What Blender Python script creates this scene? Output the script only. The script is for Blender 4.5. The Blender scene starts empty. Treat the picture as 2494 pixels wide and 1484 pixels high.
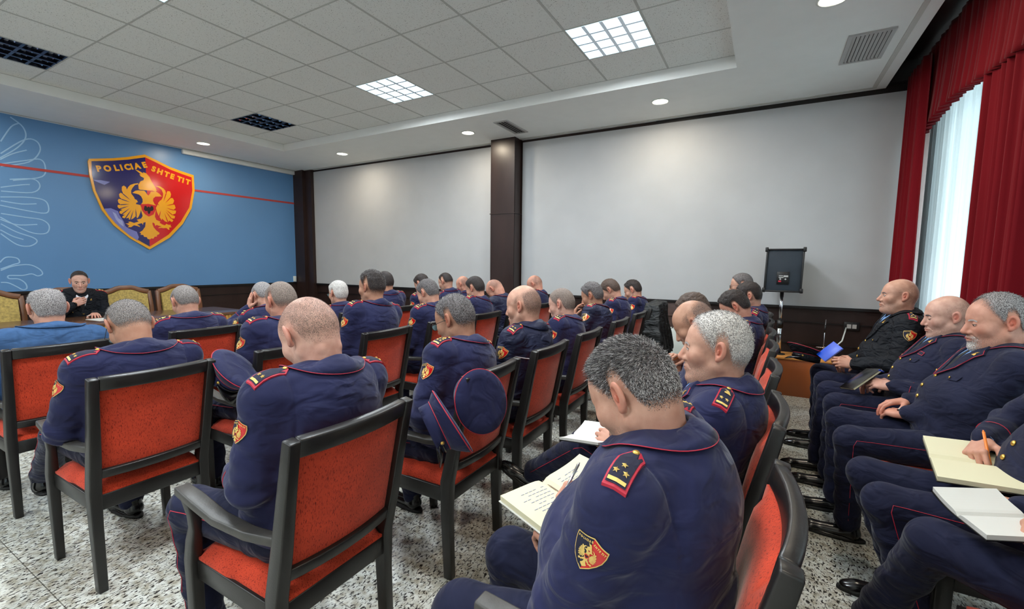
import bpy, bmesh, math, random
import numpy as np
from mathutils import Vector, Matrix
from mathutils.geometry import tessellate_polygon
random.seed(7); RNG = np.random.default_rng(11)
C = bpy.context.scene.collection
sc = bpy.context.scene
# ---------------------------------------------------------------- camera
cam_d = bpy.data.cameras.new('camera'); cam = bpy.data.objects.new('camera', cam_d); C.objects.link(cam)
cam_d.sensor_width = 36; cam_d.lens = 36 * 1085 / 2494; cam_d.clip_start = .05
R_, D_, F_ = Vector((0.86966583, 0.49353451, 0.01024866)), Vector((0.05433511, -0.07506836, -0.99569696)), Vector((-0.49064146, 0.86648049, -0.09210063))
cam.matrix_world = Matrix(((R_.x, -D_.x, -F_.x, 0), (R_.y, -D_.y, -F_.y, 0), (R_.z, -D_.z, -F_.z, 1.46), (0, 0, 0, 1)))
sc.camera = cam
# ---------------------------------------------------------------- world, exposure, lights
w = bpy.data.worlds.new('world'); sc.world = w; w.use_nodes = True
w.node_tree.nodes['Background'].inputs[0].default_value = (.80, .90, 1, 1)
w.node_tree.nodes['Background'].inputs[1].default_value = 2.2
vs = sc.view_settings; vs.view_transform = 'Standard'; vs.look = 'None'; vs.gamma = 1; vs.use_curve_mapping = False; vs.exposure = .90
cy = sc.cycles; cy.use_denoising = True; cy.max_bounces = 6; cy.diffuse_bounces = 4; cy.glossy_bounces = 2; cy.transparent_max_bounces = 12
cy.transmission_bounces = 2; cy.caustics_reflective = False; cy.caustics_refractive = False; cy.sample_clamp_indirect = 4; cy.use_adaptive_sampling = True; cy.adaptive_threshold = .03
try: cy.use_light_tree = True
except Exception: pass
def area(name, loc, rot, sx, sy, power, col, spread=None):
    d = bpy.data.lights.new(name, 'AREA'); d.shape = 'RECTANGLE'; d.size = sx; d.size_y = sy; d.energy = power; d.color = col
    if spread: d.spread = spread
    o = bpy.data.objects.new(name, d); C.objects.link(o); o.location = loc; o.rotation_euler = rot; return o
# daylight through the windows of the window wall (x = 1.75), one per opening
WIN_Y = [(4.0, 6.0), (1.1, 3.1), (-1.8, .2)]
for a, b in WIN_Y:
    area('daylight', (1.95, (a + b) / 2, 2.0), (0, math.radians(102), 0), 2.3, b - a, 250, (.86, .93, 1))
# ceiling fixtures: (x centre, y centre, lit)
GX = [-1.335 - .664 * 4 * k for k in range(3)]; GX = [-1.335, -4.025, -6.73]
FIX = [(GX[0], 4.15, 1), (GX[1], 4.15, 1), (GX[2], 4.2, 0), (GX[0], 1.6, 1), (GX[1], 1.6, 1), (GX[2], 1.65, 0), (GX[0], -.96, 1), (GX[1], -.96, 1), (GX[2], -.96, 1)]
for x, y, on in FIX:
    if on: area('tube_light', (x, y, 3.485), (0, 0, 0), 0.5, .5, 31, (.90, .96, 1))
DOWN = [(-8.27, 4.1), (-6.76, 5.66), (-3.98, 5.64), (-1.2, 5.65), (.32, 4.12), (-8.27, 1.2), (.32, 1.2), (.32, -1.7), (-8.27, -1.7)]
for x, y in DOWN: area('downlight_lamp', (x, y, 3.392), (0, 0, 0), .12, .12, 8, (1, .86, .66))
# ---------------------------------------------------------------- materials
def lin(c):
    c = [v / 255 for v in c]; return tuple((v / 12.92 if v <= .04045 else ((v + .055) / 1.055) ** 2.4) for v in c) + (1,)
MATS = {}
def mat(name, col, rough=.6, metal=0, spec=.5, noise=None, bump=None, sheen=0, coat=0, emit=None, build=None, sub=0):
    """noise=(scale, amount, (sx,sy,sz)) darkens/lightens; bump=(scale, strength, dist)"""
    m = bpy.data.materials.new(name); m.use_nodes = True; nt = m.node_tree; b = nt.nodes['Principled BSDF']
    c = lin(col) if max(col) > 1 else tuple(col) + (1,)
    b.inputs['Base Color'].default_value = c; b.inputs['Roughness'].default_value = rough; b.inputs['Metallic'].default_value = metal
    b.inputs['Specular IOR Level'].default_value = spec
    if sheen: b.inputs['Sheen Weight'].default_value = sheen; b.inputs['Sheen Roughness'].default_value = .4
    if coat: b.inputs['Coat Weight'].default_value = coat; b.inputs['Coat Roughness'].default_value = .12
    if sub: b.inputs['Subsurface Weight'].default_value = sub; b.inputs['Subsurface Radius'].default_value = (.01, .004, .002)
    if emit: b.inputs['Emission Color'].default_value = lin(emit[0]); b.inputs['Emission Strength'].default_value = emit[1]
    tc = nt.nodes.new('ShaderNodeTexCoord')
    if noise:
        mp = nt.nodes.new('ShaderNodeMapping'); nt.links.new(tc.outputs['Object'], mp.inputs[0]); mp.inputs['Scale'].default_value = noise[2] if len(noise) > 2 else (1, 1, 1)
        n = nt.nodes.new('ShaderNodeTexNoise'); n.inputs['Scale'].default_value = noise[0]; n.inputs['Detail'].default_value = 3; nt.links.new(mp.outputs[0], n.inputs[0])
        r = nt.nodes.new('ShaderNodeMapRange'); nt.links.new(n.outputs[0], r.inputs[0]); r.inputs[1].default_value = .3; r.inputs[2].default_value = .7
        r.inputs[3].default_value = 1 - noise[1]; r.inputs[4].default_value = 1 + noise[1]
        mx = nt.nodes.new('ShaderNodeVectorMath'); mx.operation = 'SCALE'; mx.inputs[0].default_value = c[:3]; nt.links.new(r.outputs[0], mx.inputs['Scale'])
        nt.links.new(mx.outputs[0], b.inputs['Base Color'])
    if bump:
        n2 = nt.nodes.new('ShaderNodeTexNoise'); n2.inputs['Scale'].default_value = bump[0]; n2.inputs['Detail'].default_value = 2; nt.links.new(tc.outputs['Object'], n2.inputs[0])
        bp = nt.nodes.new('ShaderNodeBump'); bp.inputs['Strength'].default_value = bump[1]; bp.inputs['Distance'].default_value = bump[2]
        nt.links.new(n2.outputs[0], bp.inputs['Height']); nt.links.new(bp.outputs[0], b.inputs['Normal'])
    if build: build(nt, b, tc)
    MATS[name] = m; return m
M = MATS
def ramp2(nt, src, p0, p1, c0, c1):
    r = nt.nodes.new('ShaderNodeValToRGB'); nt.links.new(src, r.inputs[0]); e = r.color_ramp.elements
    e[0].position = p0; e[0].color = c0; e[1].position = p1; e[1].color = c1; return r
def floor_nodes(nt, b, tc):
    mp = nt.nodes.new('ShaderNodeMapping'); nt.links.new(tc.outputs['Object'], mp.inputs[0]); mp.inputs['Scale'].default_value = (1.5, .8, 1); mp.inputs['Rotation'].default_value = (0, 0, .5)
    n = nt.nodes.new('ShaderNodeTexNoise'); n.inputs['Scale'].default_value = 62; n.inputs['Detail'].default_value = 3; n.inputs['Roughness'].default_value = .62; n.inputs['Distortion'].default_value = .5; nt.links.new(mp.outputs[0], n.inputs[0])
    r = ramp2(nt, n.outputs[0], .40, .475, lin((48, 46, 46)), lin((212, 214, 206)))
    n2 = nt.nodes.new('ShaderNodeTexNoise'); n2.inputs['Scale'].default_value = 25; n2.inputs['Detail'].default_value = 2; nt.links.new(tc.outputs['Object'], n2.inputs[0])
    r2 = ramp2(nt, n2.outputs[0], .35, .6, lin((205, 198, 186)), (1, 1, 1, 1))
    mx = nt.nodes.new('ShaderNodeMix'); mx.data_type = 'RGBA'; mx.blend_type = 'MULTIPLY'; mx.inputs[0].default_value = 1; nt.links.new(r.outputs[0], mx.inputs[6]); nt.links.new(r2.outputs[0], mx.inputs[7])
    br = nt.nodes.new('ShaderNodeTexBrick'); br.offset = 0; br.inputs['Scale'].default_value = 1; br.inputs['Mortar Size'].default_value = .0022; br.inputs['Brick Width'].default_value = .6; br.inputs['Row Height'].default_value = .6
    br.inputs['Color1'].default_value = br.inputs['Color2'].default_value = (1, 1, 1, 1); br.inputs['Mortar'].default_value = (.35, .34, .33, 1); nt.links.new(tc.outputs['Object'], br.inputs[0])
    m2 = nt.nodes.new('ShaderNodeMix'); m2.data_type = 'RGBA'; m2.blend_type = 'MULTIPLY'; m2.inputs[0].default_value = 1; nt.links.new(mx.outputs[2], m2.inputs[6]); nt.links.new(br.outputs[0], m2.inputs[7])
    nt.links.new(m2.outputs[2], b.inputs['Base Color'])
mat('terrazzo', (200, 200, 196), .28, build=floor_nodes)
def velour_nodes(nt, b, tc):
    mp = nt.nodes.new('ShaderNodeMapping'); nt.links.new(tc.outputs['Object'], mp.inputs[0]); mp.inputs['Scale'].default_value = (2.4, 1.5, .55)
    n = nt.nodes.new('ShaderNodeTexNoise'); n.inputs['Scale'].default_value = 150; n.inputs['Detail'].default_value = 2; n.inputs['Roughness'].default_value = .6; nt.links.new(mp.outputs[0], n.inputs[0])
    r = ramp2(nt, n.outputs[0], .33, .46, lin((124, 30, 18)), lin((198, 66, 40)))
    n2 = nt.nodes.new('ShaderNodeTexNoise'); n2.inputs['Scale'].default_value = 9; nt.links.new(tc.outputs['Object'], n2.inputs[0])
    r2 = ramp2(nt, n2.outputs[0], .3, .7, (.80, .78, .78, 1), (1.1, 1.05, 1, 1))
    mx = nt.nodes.new('ShaderNodeMix'); mx.data_type = 'RGBA'; mx.blend_type = 'MULTIPLY'; mx.inputs[0].default_value = 1; nt.links.new(r.outputs[0], mx.inputs[6]); nt.links.new(r2.outputs[0], mx.inputs[7])
    nt.links.new(mx.outputs[2], b.inputs['Base Color'])
mat('orange_velour', (200, 62, 36), .85, spec=.2, sheen=.25, build=velour_nodes)
mat('black_wood', (30, 28, 27), .36, spec=.5, noise=(14, .25, (1, 1, .2)), bump=(160, .12, .002))
mat('black_wood_worn', (62, 60, 57), .42, spec=.5, noise=(25, .2), bump=(200, .2, .002))
mat('plaster_white', (234, 235, 232), .8, noise=(6, .015), bump=(350, .06, .002))
mat('tile_grid', (186, 187, 182), .6)
def tile_nodes(nt, b, tc):
    n = nt.nodes.new('ShaderNodeTexNoise'); n.inputs['Scale'].default_value = 130; n.inputs['Detail'].default_value = 1; nt.links.new(tc.outputs['Object'], n.inputs[0])
    r = ramp2(nt, n.outputs[0], .28, .34, lin((140, 138, 132)), lin((232, 233, 229))); nt.links.new(r.outputs[0], b.inputs['Base Color'])
mat('groove_shade', (196, 195, 189), .8)  # shade of the ceiling groove, put into a flat colour
mat('mineral_tile', (214, 213, 206), .85, spec=.2, build=tile_nodes, bump=(300, .1, .002))
mat('panel_white', (180, 182, 184), .75, noise=(2.5, .03), bump=(60, .04, .004))
mat('dark_panel', (48, 34, 31), .35, spec=.4, noise=(4, .25, (1, 1, .3)))
mat('black_trim', (17, 14, 14), .4)
mat('worn_panel', (78, 58, 52), .5, noise=(7, .35, (1, 1, 1.5)))
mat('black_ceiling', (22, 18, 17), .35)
mat('blue_poster', (98, 144, 194), .34, spec=.35, noise=(.8, .05))
mat('pale_blue_line', (150, 190, 225), .4)
mat('red_line', (186, 66, 62), .5)
mat('shield_navy', (32, 26, 100), .12, coat=.5); mat('shield_red', (205, 22, 26), .12, coat=.5); mat('shield_gold', (240, 168, 22), .15, coat=.5)
mat('shield_black', (28, 12, 12), .2); mat('shield_lilac', (118, 122, 190), .15, coat=.5); mat('shield_pale', (160, 168, 215), .15, coat=.5)
def folds(sc_, dist, st=.8, fine=(900, .3)):
    def bld(nt, b, tc):
        mp = nt.nodes.new('ShaderNodeMapping'); nt.links.new(tc.outputs['Object'], mp.inputs[0]); mp.inputs['Rotation'].default_value = (.5, .3, .4); mp.inputs['Scale'].default_value = (1, 1, 1.9)
        n = nt.nodes.new('ShaderNodeTexNoise'); n.inputs['Scale'].default_value = sc_; n.inputs['Detail'].default_value = 2; n.inputs['Roughness'].default_value = .4; n.inputs['Distortion'].default_value = 1.2; nt.links.new(mp.outputs[0], n.inputs[0])
        b1 = nt.nodes.new('ShaderNodeBump'); b1.inputs['Strength'].default_value = st; b1.inputs['Distance'].default_value = dist; nt.links.new(n.outputs[0], b1.inputs['Height'])
        n2 = nt.nodes.new('ShaderNodeTexNoise'); n2.inputs['Scale'].default_value = fine[0]; nt.links.new(tc.outputs['Object'], n2.inputs[0])
        b2 = nt.nodes.new('ShaderNodeBump'); b2.inputs['Strength'].default_value = fine[1]; b2.inputs['Distance'].default_value = .0006; nt.links.new(n2.outputs[0], b2.inputs['Height']); nt.links.new(b1.outputs[0], b2.inputs['Normal']); nt.links.new(b2.outputs[0], b.inputs['Normal'])
    return bld
mat('navy_wool', (34, 37, 72), .82, spec=.25, sheen=.15, noise=(7, .12), build=folds(9, .016))
mat('navy_wool_dark', (31, 34, 56), .85, spec=.2, sheen=.1, noise=(9, .12), build=folds(10, .017))
mat('jacket_black', (24, 27, 33), .75, spec=.2, noise=(12, .2), build=folds(13, .03))
mat('jacket_dark_navy', (29, 34, 60), .6, spec=.3, noise=(12, .12), build=folds(10, .025))
mat('blue_suit', (56, 86, 126), .85, spec=.2, noise=(40, .12, (1, 1, 1)), build=folds(7, .02))
mat('red_piping', (184, 34, 58), .6); mat('gold', (226, 182, 92), .3, metal=.75); mat('gold_thread', (232, 196, 110), .5, metal=.2)
mat('navy_cloth_board', (22, 24, 50), .8)
mat('light_blue_shirt', (128, 168, 220), .8); mat('white_shirt', (222, 226, 234), .8); mat('black_tie', (18, 18, 24), .6)
mat('black_leather', (16, 16, 17), .22, spec=.6, bump=(120, .12, .001)); mat('shoe_sole', (10, 10, 10), .6)
mat('trouser_navy', (28, 31, 54), .85, spec=.2, sheen=.1, noise=(8, .15), build=folds(9, .022))
mat('chrome', (205, 205, 208), .18, metal=1); mat('black_plastic', (20, 20, 22), .4); mat('speaker_carpet', (36, 46, 56), .7, bump=(500, .3, .001))
mat('curtain_red', (112, 14, 24), .85, spec=.12, sheen=.08, noise=(3, .12, (1, 1, .3)))
mat('box_wood', (150, 78, 34), .35, noise=(3, .22, (1, 1, .25)), coat=.15); mat('box_wood_light', (205, 140, 72), .35, noise=(6, .12))
mat('desk_wood', (92, 62, 44), .25, noise=(10, .2, (1, .3, 1)), coat=.3); mat('desk_gold', (178, 132, 66), .4, noise=(20, .2)); mat('desk_dark', (60, 38, 24), .4)
mat('gold_brocade', (186, 160, 88), .7, noise=(45, .3), bump=(80, .3, .003)); mat('carved_wood', (118, 74, 44), .35, noise=(12, .2))
mat('paper', (206, 205, 199), .8); mat('cream_paper', (214, 208, 176), .8); mat('ink', (120, 125, 150), .8); mat('blue_cover', (18, 74, 200), .4)
mat('white_metal', (225, 232, 228), .4); mat('grille_grey', (176, 176, 174), .5); mat('grille_dark', (40, 40, 40), .6)
mat('orange_plastic', (236, 128, 48), .35); mat('blue_plastic', (28, 66, 190), .3); mat('lens', (120, 160, 170), .1, metal=.3)
mat('louvre', (205, 215, 225), .12, metal=.9); mat('louvre_unlit', (58, 62, 78), .2, metal=.7)  # second louvre tone: same metal darkened in colour for fixtures that are off
mat('tube_on', (235, 248, 255), .4, emit=((225, 242, 255), 3.2)); mat('fixture_glow', (200, 230, 245), .5, emit=((200, 232, 245), 1.1)); mat('tube_off', (150, 155, 165), .3)
mat('bulb_on', (255, 250, 240), .4, emit=((255, 244, 220), 7))
mat('coat_black', (26, 30, 32), .6, noise=(10, .25), build=folds(11, .03))
def sheer():
    m = bpy.data.materials.new('sheer_white'); m.use_nodes = True; nt = m.node_tree; nt.nodes.clear()
    o = nt.nodes.new('ShaderNodeOutputMaterial'); tr = nt.nodes.new('ShaderNodeBsdfTranslucent'); df = nt.nodes.new('ShaderNodeBsdfDiffuse'); mx = nt.nodes.new('ShaderNodeMixShader')
    tr.inputs[0].default_value = (.33, .36, .365, 1); df.inputs[0].default_value = (.62, .65, .65, 1); mx.inputs[0].default_value = .3
    nt.links.new(tr.outputs[0], mx.inputs[1]); nt.links.new(df.outputs[0], mx.inputs[2]); nt.links.new(mx.outputs[0], o.inputs[0]); M['sheer_white'] = m
sheer()
def glass():
    m = bpy.data.materials.new('window_glass'); m.use_nodes = True; nt = m.node_tree; nt.nodes.clear()
    o = nt.nodes.new('ShaderNodeOutputMaterial'); tr = nt.nodes.new('ShaderNodeBsdfTransparent'); gl = nt.nodes.new('ShaderNodeBsdfGlossy'); mx = nt.nodes.new('ShaderNodeMixShader')
    tr.inputs[0].default_value = (.93, .96, .95, 1); gl.inputs['Roughness'].default_value = .02; mx.inputs[0].default_value = .06
    nt.links.new(tr.outputs[0], mx.inputs[1]); nt.links.new(gl.outputs[0], mx.inputs[2]); nt.links.new(mx.outputs[0], o.inputs[0]); M['window_glass'] = m
glass()
# ---------------------------------------------------------------- object helpers
def link(o, parent=None):
    C.objects.link(o)
    if parent: o.parent = parent
    return o
def tag(o, label=None, cat=None, group=None, kind=None, category=None):
    cat = cat or category
    for k, v in (('label', label), ('category', cat), ('group', group), ('kind', kind)):
        if v: o[k] = v
    return o
def empty(name, loc=(0, 0, 0), rz=0, **k):
    o = bpy.data.objects.new(name, None); o.empty_display_size = .1; link(o); o.location = loc; o.rotation_euler = (0, 0, rz); return tag(o, **k)
class MB:
    def __init__(s): s.v = []; s.f = []; s.mi = []; s.n = 0
    def add(s, v, f, m=0):
        v = np.asarray(v, float).reshape(-1, 3); s.v.append(v)
        for q in f: s.f.append(tuple(int(i) + s.n for i in q)); s.mi.append(m)
        s.n += len(v); return s
    def box(s, lo, hi, m=0, rot=None, piv=(0, 0, 0)):
        x0, y0, z0 = lo; x1, y1, z1 = hi
        v = np.array([(x0, y0, z0), (x1, y0, z0), (x1, y1, z0), (x0, y1, z0), (x0, y0, z1), (x1, y0, z1), (x1, y1, z1), (x0, y1, z1)], float)
        if rot is not None: v = (v - piv) @ np.array(rot).T + piv
        return s.add(v, [(0, 3, 2, 1), (4, 5, 6, 7), (0, 1, 5, 4), (1, 2, 6, 5), (2, 3, 7, 6), (3, 0, 4, 7)], m)
    def loft(s, rings, m=0, closed=True, caps=True, loop=False):
        n = len(rings[0]); k = len(rings); v = np.concatenate([np.asarray(r, float) for r in rings]); f = []
        for i in range(k if loop else k - 1):
            a, b = i * n, ((i + 1) % k) * n
            for j in range(n if closed else n - 1):
                j2 = (j + 1) % n; f.append((a + j, a + j2, b + j2, b + j))
        if caps and closed and not loop: f.append(tuple(range(n))[::-1]); f.append(tuple(range((k - 1) * n, k * n)))
        return s.add(v, f, m)
    def tube(s, pts, r, m=0, n=10, up=None, loop=False, flat=1.0, caps=True):
        pts = np.asarray(pts, float); k = len(pts); r = np.broadcast_to(np.asarray(r, float), (k,))
        rings = []; pu = None
        for i in range(k):
            if loop: t = pts[(i + 1) % k] - pts[i - 1]
            else: t = pts[min(i + 1, k - 1)] - pts[max(i - 1, 0)]
            t = t / (np.linalg.norm(t) + 1e-12)
            u = np.array(up, float) if up is not None else (pu if pu is not None else (np.array([0, 0, 1.]) if abs(t[2]) < .9 else np.array([1., 0, 0])))
            u = u - t * (u @ t); u /= np.linalg.norm(u) + 1e-12; pu = u; w_ = np.cross(t, u)
            a = np.linspace(0, 2 * np.pi, n, endpoint=False) + np.pi / n
            rings.append(pts[i] + r[i] * (np.cos(a)[:, None] * w_ + flat * np.sin(a)[:, None] * u))
        return s.loft(rings, m, caps=caps, loop=loop)
    def bar(s, pts, w_, h, m=0, up=(0, 0, 1)):
        """rectangular bar along pts; w_ across, h along 'up'"""
        pts = np.asarray(pts, float); k = len(pts); w_ = np.broadcast_to(np.asarray(w_, float), (k,)); h = np.broadcast_to(np.asarray(h, float), (k,)); rings = []
        for i in range(k):
            t = pts[min(i + 1, k - 1)] - pts[max(i - 1, 0)]; t = t / np.linalg.norm(t)
            u = np.array(up, float); u = u - t * (u @ t); u /= np.linalg.norm(u); q = np.cross(t, u)
            rings.append([pts[i] + a * q * w_[i] / 2 + b * u * h[i] / 2 for a, b in ((-1, -1), (1, -1), (1, 1), (-1, 1))])
        return s.loft(rings, m)
    def lathe(s, prof, c=(0, 0, 0), m=0, n=20, axis=None, caps=True):
        a = np.linspace(0, 2 * np.pi, n, endpoint=False); rings = []
        for r, z in prof: rings.append(np.stack([r * np.cos(a), r * np.sin(a), np.full(n, z)], 1))
        rings = np.array(rings)
        if axis is not None:
            q = np.array(Vector((0, 0, 1)).rotation_difference(Vector(axis)).to_matrix()); rings = rings @ q.T
        return s.loft(list(rings + np.array(c)), m, caps=caps)
    def build(s, name, mats, parent=None, smooth=False, bevel=0, xf=None, auto=None):
        me = bpy.data.meshes.new(name); v = np.concatenate(s.v) if s.v else np.zeros((0, 3))
        if xf is not None: v = v @ np.array(xf)[:3, :3].T + np.array(xf)[:3, 3]
        me.from_pydata(v.tolist(), [], s.f)
        for m_ in (mats if isinstance(mats, (list, tuple)) else [mats]): me.materials.append(M[m_] if isinstance(m_, str) else m_)
        if any(s.mi): me.polygons.foreach_set('material_index', s.mi)
        bm = bmesh.new(); bm.from_mesh(me)
        bmesh.ops.recalc_face_normals(bm, faces=bm.faces)
        if bevel: bmesh.ops.bevel(bm, geom=[e for e in bm.edges if len(e.link_faces) == 2 and e.calc_face_angle(0) > .6], offset=bevel, segments=2, affect='EDGES', profile=.5, clamp_overlap=True)
        bm.to_mesh(me); bm.free()
        if smooth or bevel:
            me.polygons.foreach_set('use_smooth', [True] * len(me.polygons))
            if bevel or auto:
                try: me.set_sharp_from_angle(angle=auto or .9)
                except Exception: pass
        me.update(); return link(bpy.data.objects.new(name, me), parent)
def copy_tree(o, parent=None):
    c = o.copy(); C.objects.link(c); c.parent = parent
    for ch in list(o.children): copy_tree(ch, c)
    return c
def poly_fill(pts2, holes=()):
    """triangulate a 2-D polygon -> verts(2-D), tris"""
    loops = [[Vector((p[0], p[1], 0)) for p in pts2]] + [[Vector((p[0], p[1], 0)) for p in h] for h in holes]
    t = tessellate_polygon(loops); v = [p for l in loops for p in l]
    return np.array([(p.x, p.y) for p in v]), [tuple(i) for i in t]
def dense(v, f, maxl):
    """split long edges of a 2-D triangle mesh"""
    bm = bmesh.new(); vs_ = [bm.verts.new((a, b, 0)) for a, b in v]
    for q in f:
        try: bm.faces.new([vs_[i] for i in q])
        except Exception: pass
    for _ in range(6):
        e = [e for e in bm.edges if e.calc_length() > maxl]
        if not e: break
        bmesh.ops.subdivide_edges(bm, edges=e, cuts=1)
        bmesh.ops.triangulate(bm, faces=bm.faces)
    bm.verts.index_update(); V = np.array([(p.co.x, p.co.y) for p in bm.verts]); Fc = [tuple(p.index for p in q.verts) for q in bm.faces]; bm.free(); return V, Fc
def rotm(ax, a): return np.array(Matrix.Rotation(a, 3, ax))
def nrm(v): v = np.asarray(v, float); return v / (np.linalg.norm(v) + 1e-12)
_glyph = {}
def glyph(ch):
    """mesh of one letter of the built-in font: 2-D verts scaled to height 1, faces"""
    if ch in _glyph: return _glyph[ch]
    cu = bpy.data.curves.new('g', 'FONT'); cu.body = ch; cu.offset = .06; cu.resolution_u = 3; cu.fill_mode = 'FRONT' if hasattr(cu, 'fill_mode') else cu.fill_mode
    o = bpy.data.objects.new('g', cu); C.objects.link(o); dg = bpy.context.evaluated_depsgraph_get(); me = bpy.data.meshes.new_from_object(o.evaluated_get(dg))
    v = np.array([(q.co.x, q.co.y) for q in me.vertices]); f = [tuple(p.vertices) for p in me.polygons]
    bpy.data.objects.remove(o); bpy.data.curves.remove(cu); bpy.data.meshes.remove(me)
    v[:, 0] -= v[:, 0].min(); h = .73; v /= h; _glyph[ch] = (v, f, v[:, 0].max()); return _glyph[ch]
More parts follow.
